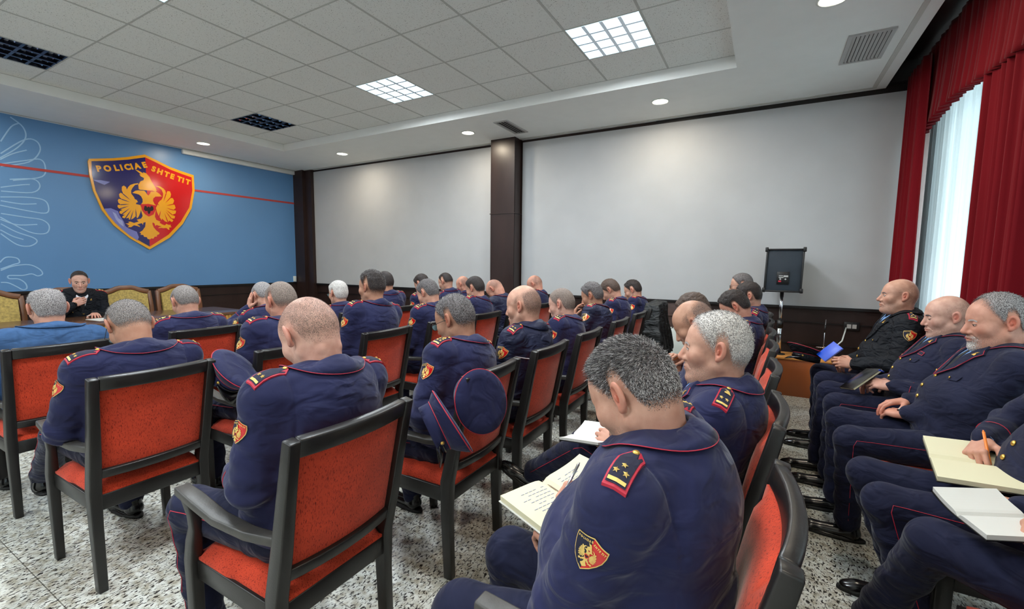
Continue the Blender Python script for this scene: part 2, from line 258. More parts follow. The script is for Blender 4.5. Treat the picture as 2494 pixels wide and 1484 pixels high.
# ---------------------------------------------------------------- police emblem (metres, centred), used on the wall and for the sleeve patches
EMB = {
 'outer': [(-0.698, 0.552), (-0.42, 0.617), (-0.235, 0.672), (0.009, 0.765), (0.156, 0.711), (0.36, 0.631), (0.533, 0.589), (0.724, 0.554), (0.727, 0.282), (0.659, -0.045), (0.508, -0.325), (0.297, -0.577), (-0.006, -0.791), (-0.26, -0.619), (-0.461, -0.426), (-0.59, -0.203), (-0.676, 0.081), (-0.708, 0.313), (-0.713, 0.515)],
 'inner': [(-0.675, 0.52), (-0.422, 0.578), (-0.218, 0.636), (0.013, 0.719), (0.154, 0.669), (0.358, 0.588), (0.519, 0.547), (0.689, 0.51), (0.687, 0.276), (0.625, -0.023), (0.476, -0.29), (0.278, -0.528), (-0.003, -0.743), (-0.239, -0.588), (-0.441, -0.39), (-0.566, -0.179), (-0.65, 0.085), (-0.68, 0.318)],
 'mid': [(0.013, 0.719), (0.002, -0.746)],
 'lwing': [(-0.105, 0.282), (-0.163, 0.266), (-0.212, 0.239), (-0.243, 0.2), (-0.262, 0.157), (-0.271, 0.196), (-0.298, 0.215), (-0.324, 0.194), (-0.329, 0.142), (-0.313, 0.076), (-0.345, 0.097), (-0.368, 0.069), (-0.363, 0.024), (-0.333, -0.008), (-0.374, -0.002), (-0.389, -0.03), (-0.382, -0.068), (-0.352, -0.093), (-0.393, -0.1), (-0.398, -0.132), (-0.374, -0.163), (-0.338, -0.174), (-0.376, -0.198), (-0.379, -0.226), (-0.351, -0.246), (-0.31, -0.248), (-0.343, -0.274), (-0.345, -0.297), (-0.308, -0.305), (-0.256, -0.289), (-0.267, -0.313), (-0.243, -0.322), (-0.204, -0.295), (-0.163, -0.251), (-0.151, -0.291), (-0.124, -0.247), (-0.102, -0.186), (-0.089, -0.127), (-0.095, -0.069), (-0.134, -0.062), (-0.157, -0.059), (-0.146, -0.034), (-0.127, -0.026), (-0.139, 0.007), (-0.167, 0.021), (-0.175, 0.049), (-0.193, 0.076), (-0.209, 0.102), (-0.208, 0.148), (-0.186, 0.197), (-0.15, 0.249), (-0.106, 0.265)],
 'rwing': [(0.133, 0.274), (0.195, 0.278), (0.245, 0.249), (0.27, 0.217), (0.277, 0.163), (0.301, 0.215), (0.339, 0.214), (0.352, 0.167), (0.338, 0.104), (0.376, 0.103), (0.393, 0.062), (0.37, -0.002), (0.397, -0.009), (0.409, -0.06), (0.371, -0.101), (0.414, -0.106), (0.404, -0.153), (0.35, -0.183), (0.395, -0.204), (0.382, -0.242), (0.331, -0.247), (0.364, -0.275), (0.342, -0.308), (0.302, -0.286), (0.281, -0.319), (0.237, -0.304), (0.197, -0.259), (0.192, -0.292), (0.157, -0.232), (0.13, -0.163), (0.118, -0.092), (0.147, -0.029), (0.169, -0.053), (0.151, -0.01), (0.182, 0.036), (0.206, 0.057), (0.227, 0.102), (0.235, 0.163), (0.218, 0.221), (0.178, 0.257)],
 'body': [(-0.196, 0.113), (-0.15, 0.156), (-0.111, 0.167), (-0.033, 0.173), (-0.014, 0.158), (0.004, 0.12), (0.023, 0.101), (0.044, 0.131), (0.061, 0.172), (0.138, 0.18), (0.178, 0.155), (0.215, 0.112), (0.165, 0.103), (0.123, 0.098), (0.091, 0.066), (0.082, 0.023), (0.101, -0.028), (0.121, -0.044), (0.116, -0.104), (0.095, -0.238), (0.113, -0.291), (0.173, -0.316), (0.157, -0.335), (0.197, -0.36), (0.233, -0.372), (0.256, -0.345), (0.287, -0.359), (0.325, -0.358), (0.313, -0.378), (0.334, -0.395), (0.29, -0.407), (0.299, -0.438), (0.283, -0.444), (0.252, -0.416), (0.21, -0.422), (0.178, -0.419), (0.131, -0.428), (0.148, -0.409), (0.185, -0.397), (0.159, -0.39), (0.11, -0.375), (0.093, -0.397), (0.084, -0.353), (0.059, -0.337), (0.053, -0.362), (0.07, -0.42), (0.103, -0.466), (0.148, -0.506), (0.141, -0.53), (0.109, -0.544), (0.108, -0.569), (0.072, -0.577), (0.055, -0.608), (0.025, -0.604), (0.008, -0.622), (-0.026, -0.618), (-0.035, -0.589), (-0.074, -0.585), (-0.083, -0.556), (-0.122, -0.552), (-0.111, -0.528), (-0.134, -0.518), (-0.088, -0.479), (-0.05, -0.417), (-0.039, -0.34), (-0.072, -0.354), (-0.079, -0.392), (-0.092, -0.362), (-0.112, -0.369), (-0.157, -0.39), (-0.124, -0.409), (-0.12, -0.429), (-0.162, -0.411), (-0.201, -0.405), (-0.24, -0.438), (-0.288, -0.443), (-0.26, -0.416), (-0.295, -0.407), (-0.266, -0.397), (-0.313, -0.386), (-0.256, -0.375), (-0.276, -0.357), (-0.245, -0.349), (-0.198, -0.367), (-0.134, -0.339), (-0.159, -0.312), (-0.097, -0.286), (-0.075, -0.243), (-0.091, -0.162), (-0.09, -0.062), (-0.063, -0.018), (-0.061, 0.029), (-0.078, 0.074), (-0.105, 0.099), (-0.143, 0.109)],
 'helm': [(-0.105, 0.186), (-0.108, 0.255), (-0.074, 0.318), (-0.032, 0.343), (-0.022, 0.379), (-0.069, 0.4), (-0.082, 0.433), (-0.058, 0.431), (-0.136, 0.494), (-0.094, 0.488), (-0.028, 0.452), (-0.031, 0.471), (0.012, 0.461), (0.054, 0.41), (0.067, 0.376), (0.094, 0.31), (0.131, 0.244), (0.144, 0.199), (0.128, 0.177), (0.087, 0.187), (-0.032, 0.183), (-0.082, 0.18)],
 'shield': [(-0.094, -0.053), (-0.035, -0.046), (0.015, -0.036), (0.121, -0.05), (0.115, -0.116), (0.077, -0.204), (0.009, -0.246), (-0.044, -0.21), (-0.08, -0.149)],
 'small': [(-0.042, -0.077), (-0.017, -0.071), (-0.008, -0.1), (0.008, -0.08), (0.023, -0.081), (0.032, -0.099), (0.049, -0.066), (0.079, -0.072), (0.083, -0.12), (0.059, -0.152), (0.039, -0.148), (0.032, -0.179), (0.011, -0.211), (-0.003, -0.182), (-0.006, -0.153), (-0.032, -0.162), (-0.055, -0.135)],
 'mount': [(-0.564, -0.178), (-0.482, -0.162), (-0.394, -0.199), (-0.379, -0.26), (-0.33, -0.358), (-0.315, -0.426), (-0.279, -0.458), (-0.168, -0.508), (-0.145, -0.595), (-0.166, -0.649), (-0.267, -0.573), (-0.355, -0.486), (-0.441, -0.388), (-0.515, -0.279)],
 'snow': [(-0.467, -0.213), (-0.424, -0.242), (-0.4, -0.308), (-0.348, -0.348), (-0.334, -0.439), (-0.387, -0.397), (-0.429, -0.333)],
 'cloud': [(-0.672, 0.244), (-0.58, 0.253), (-0.468, 0.244), (-0.541, 0.188), (-0.642, 0.227)],
}
LET = [('P', -0.615, 0.385, -0.571, 0.489),('O', -0.529, 0.393, -0.479, 0.501),('L', -0.395, 0.425, -0.38, 0.526),('I', -0.316, 0.45, -0.302, 0.535),('C', -0.265, 0.469, -0.222, 0.565),('I', -0.179, 0.498, -0.164, 0.59),('A', -0.139, 0.508, -0.086, 0.622),('E', -0.018, 0.543, 0.022, 0.632),('S', 0.081, 0.544, 0.131, 0.612),('H', 0.16, 0.493, 0.201, 0.583),('T', 0.257, 0.474, 0.293, 0.558),('E', 0.35, 0.435, 0.387, 0.514),('T', 0.446, 0.408, 0.473, 0.499),('I', 0.529, 0.403, 0.55, 0.493),('T', 0.578, 0.392, 0.617, 0.48),]
LINEART = [[(1.96, 3.02), (2.07, 3.24), (2.15, 3.31)], [(2.07, 3.37), (2.18, 3.27), (2.2, 3.13), (2.11, 2.97), (1.94, 2.8)], [(1.95, 2.86), (2.19, 3.1), (2.31, 3.1), (2.33, 2.97), (2.21, 2.8), (1.94, 2.69)], [(1.94, 2.72), (2.17, 2.81), (2.32, 2.86), (2.37, 2.78), (2.33, 2.62), (2.04, 2.52)], [(2.01, 2.53), (2.24, 2.57), (2.3, 2.48), (2.21, 2.38), (1.92, 2.36)], [(1.91, 2.28), (2.18, 2.31), (2.33, 2.29), (2.37, 2.2), (2.34, 2.11), (2.17, 2.12), (1.9, 2.17)], [(1.9, 2.06), (2.13, 2.03), (2.29, 2.01), (2.36, 1.93), (2.32, 1.82), (2.15, 1.83), (1.89, 2.01)], [(1.89, 1.92), (2.03, 1.82), (2.19, 1.75), (2.22, 1.69), (2.14, 1.63), (2.02, 1.65), (1.88, 1.79)], [(1.94, 2.78), (2.06, 2.88), (2.2, 2.96)], [(1.92, 2.41), (2.11, 2.47), (2.2, 2.49)], [(1.91, 2.23), (2.1, 2.21), (2.25, 2.23)], [(1.89, 1.98), (2.04, 1.92), (2.24, 1.94)], [(1.88, 1.84), (1.99, 1.76), (2.09, 1.72)], [(1.85, 1.4), (1.91, 1.47), (2.01, 1.46), (2.03, 1.4), (1.97, 1.37), (1.85, 1.31)], [(1.85, 1.29), (1.97, 1.35), (2.12, 1.37), (2.22, 1.31), (2.25, 1.24), (2.2, 1.21), (2.14, 1.24), (2.05, 1.22), (1.92, 1.22), (1.92, 1.18), (2.01, 1.17), (2.07, 1.11), (2.08, 1.04), (2.04, 1.02), (1.99, 1.06), (1.91, 1.12), (1.84, 1.13)]]
def emblem_layers():
    """2-D layers (verts, faces, material slot) 0 gold 1 navy 2 red 3 black 4 lilac 5 pale"""
    out = []
    def lay(p, m, z, ml=.12, holes=()): v, f = poly_fill(p, holes); v, f = dense(v, f, ml); out.append((v, f, m, z))
    E = EMB; lay(E['outer'], 0, 0)
    inn = E['inner']; t, b = E['mid']
    lay([p for p in inn if p[0] <= .0135], 1, 1); lay([t] + [p for p in inn if p[0] > .02] + [(-.003, -.743)], 2, 1)
    lay(E['mount'], 4, 2); lay(E['snow'], 5, 3); lay(E['cloud'], 4, 2)
    for k in ('lwing', 'rwing', 'body'): lay(E[k], 0, 3)
    for nm, ids, c, m_ in (('lwing', (9, 13, 17, 20, 24, 28, 31, 33), (-.165, -.09), 1), ('rwing', (4, 8, 11, 14, 17, 20, 24, 28), (.205, -.09), 2)):
        for i in ids:   # gaps between the feathers
            a = np.array(E[nm][i]); c_ = np.array(c); b = a + (c_ - a) * .62 + np.array([0, .02]); a = a + (a - c_) * .03; d = b - a; n = np.array([-d[1], d[0]]) / np.linalg.norm(d) * .0065; v = np.array([a - n, a + n, a + d * .5 + n * .8, b, a + d * .5 - n * .8]); out.append((v, [(0, 1, 2, 3, 4)], m_, 4.5))
    lay(E['helm'], 0, 4); lay(E['shield'], 2, 5); lay(E['small'], 3, 6)
    LL = np.array([(a[1], a[2]) for a in LET]); pf = [np.polyfit(LL[k, 0], LL[k, 1], 2) for k in (slice(0, 8), slice(7, 15))]
    for i_, (ch, x0, y0, x1, y1) in enumerate(LET):
        p_ = pf[0] if i_ < 8 else pf[1]; y0 = np.polyval(p_, x0); sl_ = 2 * p_[0] * x0 + p_[1]
        v, f, wd = glyph(ch); up = np.array([x1 - x0, y1 - y0]); ri = np.array([up[1], -up[0]]); hh = np.linalg.norm(up)
        ri = nrm((1, sl_))
        upn = nrm((-ri[1], ri[0])); v = np.array([x0, y0]) + v[:, :1] * ri * .082 + v[:, 1:] * upn * .086
        out.append((v, f, 0, 4))
    return out
EMB_MATS = ['shield_gold', 'shield_navy', 'shield_red', 'shield_black', 'shield_lilac', 'shield_pale']
LAYERS = emblem_layers()
# ---------------------------------------------------------------- the room
XL, XR, YB, YF, ZC = -9.05, 1.75, 6.4, -3.0, 3.40
def struct(name, mb, m, parent=None, **k):
    o = mb.build(name, m, parent, **k)
    if parent is None: o['kind'] = 'structure'
    return o
struct('floor', MB().box((XL - .1, YF - .1, -.1), (XR + .3, YB + .1, 0)), 'terrazzo')
struct('wall_left', MB().box((XL - .12, YF, 0), (XL, YB + .1, 3.7)), 'dark_panel')
struct('wall_back', MB().box((XL, YB, 0), (XR + .2, YB + .12, 3.7)), 'dark_panel')
struct('wall_front', MB().box((XL, YF - .12, 0), (XR + .2, YF, 3.7)), 'plaster_white')
wr = MB(); z0, z1 = .85, 3.15
wr.box((XR, YF, 0), (XR + .2, YB, z0)).box((XR, YF, z1), (XR + .2, YB, 3.7))
ys = [YF] + [v for ab in sorted(WIN_Y) for v in ab] + [YB]
for i in range(0, len(ys), 2): wr.box((XR, ys[i], z0), (XR + .2, ys[i + 1], z1))
struct('wall_right', wr, 'plaster_white')
for i, (a, b) in enumerate(WIN_Y):
    o = struct('window_%d' % (i + 1), MB().box((XR + .09, a, z0), (XR + .1, b, z1)), 'window_glass')
    fr = MB()
    for y in (a, (a + b) / 2 - .03, b - .06): fr.box((XR + .06, y, z0), (XR + .13, y + .06, z1))
    fr.box((XR + .06, a, z0), (XR + .13, b, z0 + .06)).box((XR + .06, a, z1 - .06), (XR + .13, b, z1))
    fr.build('window_frame', 'white_metal', o)
# white plaster fields on the back wall, with a dark gap at the top that opens towards the window
pn = MB(); pn.box((-8.52, YB - .03, .985), (-3.89, YB, 3.36)); 
pn.add([(-3.44, YB - .03, .985), (1.30, YB - .03, .985), (1.30, YB - .03, 3.34), (-3.44, YB - .03, 3.36), (-3.44, YB, .985), (1.30, YB, .985), (1.30, YB, 3.34), (-3.44, YB, 3.36)], [(0, 1, 2, 3), (7, 6, 5, 4), (3, 2, 6, 7), (0, 3, 7, 4), (1, 5, 6, 2), (0, 4, 5, 1)])
struct('trim_1', pn, 'panel_white')
struct('trim_2', MB().box((XL, YB - .05, .955), (1.5, YB, .985)).box((XL, YB - .02, .78), (1.5, YB, .79)).box((XL, YB - .025, .52), (1.5, YB, .53)), 'black_trim')
struct('trim_3', MB().box((-1.40, YB - .022, .55), (-.62, YB, .95)).box((-1.40, YB - .035, .76), (-.62, YB, .785)), 'worn_panel', bevel=.002)
pl = MB().box((-3.89, 6.15, 0), (-3.46, YB, ZC)).box((-3.91, 6.14, 2.24), (-3.44, YB, 2.252)).box((-3.895, 6.147, 0), (-3.88, 6.16, ZC)).box((-3.475, 6.147, 0), (-3.46, 6.16, ZC)); struct('trim_4', pl, 'dark_panel')
struct('trim_5', MB().box((XL, 6.24, 0), (-8.72, YB, ZC)).box((-8.72, 6.30, 0), (-8.52, YB, ZC)), 'dark_panel')
# blue poster wall, its dark wainscot and cap
bw = struct('trim_6', MB().box((XL, YF, 1.0), (XL + .02, 6.24, 3.40)), 'blue_poster')
tag(bw)
struct('trim_7', MB().box((XL, YF, .965), (XL + .035, 6.3, 1.0)).box((XL, YF, .80), (XL + .012, 6.3, .81)).box((XL, YF, .0), (XL + .02, 6.3, .12)), 'black_trim')
struct('trim_8', MB().box((XL + .019, YF, 2.695), (XL + .026, 6.24, 2.73)), 'red_line')
la = MB()
for st in LINEART:
    p = np.array(st); t = np.linspace(0, len(p) - 1, len(p) * 5 - 4); q = []
    for u in t:   # Catmull-Rom
        i = min(int(u), len(p) - 2); f = u - i; a, b, c, d = p[max(i - 1, 0)], p[i], p[i + 1], p[min(i + 2, len(p) - 1)]
        q.append(.5 * ((2 * b) + (c - a) * f + (2 * a - 5 * b + 4 * c - d) * f * f + (3 * b - a - 3 * c + d) * f ** 3))
    q = np.array(q); la.tube(np.stack([np.full(len(q), XL + .021), q[:, 0], q[:, 1]], 1), .0085, n=6, up=(1, 0, 0), flat=.25); continue
    tg = np.gradient(q, axis=0); nn = np.stack([-tg[:, 1], tg[:, 0]], 1); nn /= np.linalg.norm(nn, axis=1)[:, None] + 1e-9
    A, B = q + nn * .009, q - nn * .009; n = len(q); xx = XL + .0215
    la.add([(xx, *a) for a in A] + [(xx, *b) for b in B], [(i, i + 1, n + i + 1, n + i) for i in range(n - 1)])
lo = la.build('eagle_outline', 'pale_blue_line', bw)
# ceiling: dropped border with a tiled recess
cl = MB(); rx0, rx1, ry0, ry1, zt = -7.55, -.355, -2.45, 5.06, 3.52
for a, b in (((XL, YF), (rx0, YB)), ((rx1, YF), (1.03, YB)), ((rx0, YF), (rx1, ry0)), ((rx0, ry1), (rx1, YB))): cl.box((*a, ZC), (*b, ZC + .25))
struct('ceiling', cl, 'plaster_white')
# flat grey strip, its colour standing for a groove's shade near the outer edge
struct('trim_9', MB().box((XL + .1, YB - .12, ZC - .006), (.94, YB - .08, ZC)).box((.90, YF, ZC - .006), (.94, YB - .12, ZC)).box((XL + .1, YF, ZC - .006), (XL + .135, YB - .12, ZC)), 'groove_shade')
struct('trim_10', MB().box((XL + .02, 4.11, 3.315), (XL + .09, 6.24, 3.395)), 'plaster_white', bevel=.008)
gx = sorted([-1.005 - .664 * k for k in range(-1, 11)]); gy = [4.47 + .64 * k for k in range(-11, 2)]
lit = {}
for x, y, on in FIX: lit[(round(x, 2), round(y, 2))] = on
tl = MB()
def cell_has_fix(x0, x1, y0, y1): return any(x0 < x < x1 and y0 < y < y1 for x, y, on in FIX)
tx = [rx0] + [x for x in gx if rx0 < x < rx1] + [rx1]; ty = [ry0] + [y for y in gy if ry0 < y < ry1] + [ry1]
for i in range(len(tx) - 1):
    for j in range(len(ty) - 1):
        if not cell_has_fix(tx[i], tx[i + 1], ty[j], ty[j + 1]): tl.box((tx[i] + .004, ty[j] + .004, zt), (tx[i + 1] - .004, ty[j + 1] - .004, zt + .012))
struct('trim_11', tl, 'mineral_tile')
gr = MB()
for x in tx: gr.box((x - .010, ry0, zt - .003), (x + .010, ry1, zt + .02))
for y in ty: gr.box((rx0, y - .007, zt - .002), (rx1, y + .007, zt + .02))
struct('trim_12', gr, 'tile_grid')
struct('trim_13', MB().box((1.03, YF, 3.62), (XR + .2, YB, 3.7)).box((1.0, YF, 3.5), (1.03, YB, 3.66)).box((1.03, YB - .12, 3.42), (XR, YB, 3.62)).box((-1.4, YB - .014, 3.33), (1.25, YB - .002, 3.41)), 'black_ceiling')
# ceiling light fixtures
def fixture(x, y, on, label):
    i = min(range(len(tx) - 1), key=lambda k: abs((tx[k] + tx[k + 1]) / 2 - x)); j = min(range(len(ty) - 1), key=lambda k: abs((ty[k] + ty[k + 1]) / 2 - y))
    x0, x1, y0, y1 = tx[i] + .012, tx[i + 1] - .012, ty[j] + .009, ty[j + 1] - .009; cx_, cy_ = (x0 + x1) / 2, (y0 + y1) / 2
    e = empty('ceiling_light', (cx_, cy_, zt), label=label, category='ceiling light', group='louvred ceiling lights')
    hx, hy = (x1 - x0) / 2, (y1 - y0) / 2
    MB().box((-hx, -hy, .07), (hx, hy, .075)).box((-hx, -hy, 0), (-hx + .012, hy, .07)).box((hx - .012, -hy, 0), (hx, hy, .07)).box((-hx, -hy, 0), (hx, -hy + .012, .07)).box((-hx, hy - .012, 0), (hx, hy, .07)).build('housing', 'fixture_glow' if on else 'louvre_unlit', e)
    for k in range(4):
        ty_ = -hy + (k + .5) * 2 * hy / 4
        MB().tube([(-hx + .02, ty_, .045), (hx - .02, ty_, .045)], .012, n=8).build('tube', 'tube_on' if on else 'tube_off', e, smooth=True)
    lv = MB()
    for k in range(1, 4):
        a = -hx + k * 2 * hx / 4; lv.add([(a - .016, -hy, -.004), (a + .016, -hy, -.004), (a, -hy, .03), (a - .016, hy, -.004), (a + .016, hy, -.004), (a, hy, .03)], [(0, 3, 4, 1), (1, 4, 5, 2), (2, 5, 3, 0)])
        b = -hy + k * 2 * hy / 4; lv.box((-hx, b - .012, -.003), (hx, b + .012, .0))
    lv.build('louvre', 'louvre' if on else 'louvre_unlit', e)
    if not on:
        for i_ in range(4):
            for j_ in range(4): a_, b_ = -hx + (i_ + .5) * hx / 2, -hy + (j_ + .5) * hy / 2; MB().add([(a_ - .045, b_ - .02, .045), (a_ + .045, b_ - .02, .05), (a_ + .03, b_ + .03, .012), (a_ - .03, b_ + .035, .012)], [(0, 1, 2, 3)]).build('louvre_glint', 'louvre', e)  # bright metal facets shaped to stand for reflections in an unlit fixture
FL = ['lit louvred ceiling light nearest the curtains, toward the back wall', 'lit louvred ceiling light in the middle of the tiled ceiling', 'unlit louvred ceiling light near the corner above the shield sign',
      'lit ceiling light overhead nearest the window side', 'lit louvred ceiling light cut by the top edge, in the left half', 'unlit louvred ceiling light cut by the left edge', 'lit ceiling light behind the camera by the windows', 'lit ceiling light behind the camera in the middle', 'lit ceiling light behind the camera by the poster wall']
for (x, y, on), l in zip(FIX, FL): fixture(x, y, on, l)
DL = ['round recessed downlight above the blue poster wall beside the shield', 'round recessed downlight nearest the corner of blue wall and back wall', 'round recessed downlight just left of the small ceiling vent', 'round recessed downlight between the two ceiling vents',
      'warm round downlight cut by the top edge near the large vent', 'round downlight over the poster wall beyond the left edge', 'round downlight overhead by the windows', 'round downlight behind the camera by the windows', 'round downlight behind the camera by the poster wall']
for (x, y), l in zip(DOWN, DL):
    e = empty('downlight', (x, y, ZC), label=l, category='downlight', group='round downlights in the ceiling border')
    MB().lathe([(.105, -.001), (.105, -.007), (.088, -.009), (.085, -.001)], n=28, caps=False).build('trim_ring', 'white_metal', e, smooth=True)
    MB().lathe([(.0001, -.004), (.086, -.004)], n=28, caps=False).build('bulb', 'bulb_on', e)
def vent(cx_, cy_, wx, wy, label, n):
    e = empty('ceiling_vent', (cx_, cy_, ZC), label=label, category='vent', group='ceiling air vents')
    MB().box((-wx / 2, -wy / 2, -.012), (wx / 2, -wy / 2 + .03, 0)).box((-wx / 2, wy / 2 - .03, -.012), (wx / 2, wy / 2, 0)).box((-wx / 2, -wy / 2 + .03, -.012), (-wx / 2 + .03, wy / 2 - .03, 0)).box((wx / 2 - .03, -wy / 2 + .03, -.012), (wx / 2, wy / 2 - .03, 0)).build('frame', 'grille_grey', e)
    MB().box((-wx / 2 + .02, -wy / 2 + .02, -.002), (wx / 2 - .02, wy / 2 - .02, -.001)).build('dark_backing', 'grille_dark', e)
    s_ = (wx - .06) / n
    for k in range(n):
        a = -wx / 2 + .03 + k * s_
        MB().add([(a + s_ * .1, -wy / 2 + .03, -.003), (a + s_ * .80, -wy / 2 + .03, -.013), (a + s_ * .80, wy / 2 - .03, -.013), (a + s_ * .1, wy / 2 - .03, -.003)], [(0, 1, 2, 3)]).build('slat', 'grille_grey', e)
vent(.665, 5.13, .32, .62, 'large grey slatted air vent in the ceiling border above the curtains', 9)
vent(-3.27, 5.7, .22, .62, 'small slatted air vent above the dark pillar', 4)
# shield sign on the poster wall
sg = empty('shield_sign', (XL + .02, 3.55, 2.42), label='large glossy red and navy shield sign with golden double eagle on blue wall', category='sign')
ov = np.array(EMB['outer']); 
MB().loft([np.stack([np.full(len(ov), .001), ov[:, 0], ov[:, 1]], 1), np.stack([np.full(len(ov), .03), ov[:, 0], ov[:, 1]], 1)]).build('board', 'shield_gold', sg)
names = {1: 'navy_field', 2: 'red_field', 4: 'mountain', 3: 'eagle'}
grp = {}
for v, f, m_, z in LAYERS[1:]:
    key = 'cloud' if (m_, z) == (4, 2) and v[:, 1].max() > .1 else {(1, 1): 'navy_field', (2, 1): 'red_field', (4, 2): 'mountain', (5, 3): 'snow', (0, 3): 'eagle', (0, 4): 'eagle', (2, 5): 'small_shield', (3, 6): 'small_shield', (1, 4.5): 'eagle', (2, 4.5): 'eagle'}[(m_, z)]
    if (m_, z) == (0, 4) and v[:, 1].min() > .35 : key = 'lettering'
    mb = grp.setdefault(key, MB()); x = .0305 + z * .0012
    mb.add(np.stack([np.full(len(v), x), v[:, 0], v[:, 1]], 1), f, m_)
hel = EMB['helm']
for k, mb in grp.items(): mb.build(k, EMB_MATS, sg)
# ---------------------------------------------------------------- curtains
def curtain(name, y0, y1, x, z0, z1, folds, amp, m, label, cat, gather=0, parent=None, thick=.0, seed=0, scallop=0):
    r = np.random.default_rng(seed); n = folds * 14; k = 24; a = np.linspace(0, 1, n); ph = np.cumsum(r.uniform(.6, 1.4, n)); ph = ph / ph[-1] * folds * 2 * np.pi
    V = []
    for i in range(k):
        t = i / (k - 1); z = z1 + (z0 - z1) * t; g = 1 - gather * t
        yy = (y0 + y1) / 2 + (y1 - y0) * (a - .5) * g + .006 * np.sin(ph * .5 + t * 3); am = amp * (.55 + .45 * t)
        xx = x + am * np.sin(ph) + am * .35 * np.sin(ph * 2.3 + 1 + t)
        zz = np.full(n, z) + (scallop * (np.sin(ph) * .5) * (t > .98) if scallop else 0)
        V.append(np.stack([xx, yy, zz], 1))
    mb = MB().loft(V, closed=False, caps=False); o = mb.build(name, m, parent, smooth=True)
    sm = o.modifiers.new('s', 'SOLIDIFY'); sm.thickness = .004
    if parent is None: tag(o, label, cat)
    return o
curtain('red_curtain', 5.68, 6.30, 1.22, .12, 3.45, 6, .045, 'curtain_red', 'dark red velvet curtain hanging in the corner by the back wall', 'curtain', .12, seed=1)
curtain('red_curtain', 3.68, 4.50, 1.30, .12, 3.45, 7, .05, 'curtain_red', 'wide dark red velvet curtain behind the grey-haired officer with the goatee', 'curtain', .12, seed=2)
curtain('red_curtain', .7, 1.5, 1.30, .12, 3.45, 8, .05, 'curtain_red', 'dark red velvet curtain beyond the right edge', 'curtain', .12, seed=3)
curtain('sheer_curtain', 4.2, 6.3, 1.43, .1, 3.45, 18, .028, 'sheer_white', 'white sheer curtain glowing between the two red curtains', 'curtain', 0, seed=4)
curtain('sheer_curtain', 1.2, 4.1, 1.43, .1, 3.45, 26, .032, 'sheer_white', 'white sheer curtain at the right edge past the wide red curtain', 'curtain', 0, seed=5)
curtain('sheer_curtain', -2.4, 1.0, 1.43, .1, 3.45, 26, .032, 'sheer_white', 'white sheer curtain behind the camera', 'curtain', 0, seed=6)
# pleated valance with box-pleated lower band
r = np.random.default_rng(5); ny = 900; yy = np.linspace(-2.4, 6.3, ny); ph = (yy + .02 * np.sin(yy * 9)) * 2 * np.pi / .095; V = []
for i in range(16):
    t = i / 15; z = 3.56 - t * .74; sw = .04 * np.cos((yy - 5.15) * 2 * np.pi / 2.3); zz = np.where(t > .0, z + sw * t, z)
    saw = (ph / (2 * np.pi)) % 1.0; am = (.012 + .035 * t ** 2)
    V.append(np.stack([1.29 + am * (saw - .5) * -2 + .008 * np.sin(ph * .37), yy, np.broadcast_to(zz, yy.shape)], 1))
va = MB().loft(V, closed=False, caps=False).build('curtain_valance', 'curtain_red', smooth=True); sm = va.modifiers.new('s', 'SOLIDIFY'); sm.thickness = .006
tag(va, 'pleated dark red velvet valance running along the top of the curtains', 'curtain valance')
# ---------------------------------------------------------------- things along the back wall
rd = empty('radiator', (-.86, 6.33, 0), label='white panel radiator low on the back wall behind the officers', category='radiator')
q = MB().box((-.40, -.03, .14), (.36, .0, .60)); 
q.build('panel', 'white_metal', rd, bevel=.006)
g_ = MB(); [g_.box((-.39 + k * .05, -.034, .603), (-.36 + k * .05, .03, .612)) for k in range(15)]; g_.build('grille', 'white_metal', rd)
bx = empty('wooden_box', (.0, 5.83, 0), label='low orange-brown wooden platform box under the loudspeaker stand', category='box')
MB().box((.04, .0, .0), (1.05, .37, .415)).build('body', 'box_wood', bx, bevel=.003)
MB().box((.02, -.015, .415), (1.07, .385, .437)).build('top', 'box_wood_light', bx, bevel=.004)
sp = empty('loudspeaker', (.18, 6.0, 1.172), rz=.0, label='black loudspeaker box on a pole against the white wall', category='loudspeaker')
MB().add([(-.185, -.12, 0), (.175, -.12, 0), (.15, .20, 0), (-.15, .20, 0), (-.175, -.10, .475), (.185, -.10, .475), (.155, .22, .475), (-.145, .22, .475)], [(0, 3, 2, 1), (4, 5, 6, 7), (0, 1, 5, 4), (1, 2, 6, 5), (2, 3, 7, 6), (3, 0, 4, 7)]).build('cabinet', 'speaker_carpet', sp, bevel=.012)
ed = MB()
for a, b in (((-.19, -.135, -.006), (.18, -.115, .014)), ((-.18, -.117, .466), (.19, -.097, .484))): ed.box(a, b)
ed.add([(-.19, -.135, 0), (-.172, -.135, 0), (-.172, -.115, 0), (-.19, -.115, 0), (-.18, -.115, .48), (-.162, -.115, .48), (-.162, -.095, .48), (-.18, -.095, .48)], [(0, 3, 2, 1), (4, 5, 6, 7), (0, 1, 5, 4), (1, 2, 6, 5), (2, 3, 7, 6), (3, 0, 4, 7)])
ed.add([(.162, -.135, 0), (.18, -.135, 0), (.18, -.115, 0), (.162, -.115, 0), (.172, -.115, .48), (.19, -.115, .48), (.19, -.095, .48), (.172, -.095, .48)], [(0, 3, 2, 1), (4, 5, 6, 7), (0, 1, 5, 4), (1, 2, 6, 5), (2, 3, 7, 6), (3, 0, 4, 7)])
ed.build('edge_trim', 'black_plastic', sp, bevel=.004)
for sx in (-.187, .177):
    for z in (0, .46): MB().box((sx - .016 + (.01 if z else 0), -.145 + (.02 if z else 0), z - .012), (sx + .016 + (.01 if z else 0), -.10, z + .04)).build('corner_guard', 'black_plastic', sp, bevel=.006)
pnl = MB().box((-.065, -.128, .085), (.055, -.108, .225)).build('input_panel', 'black_plastic', sp, bevel=.003)
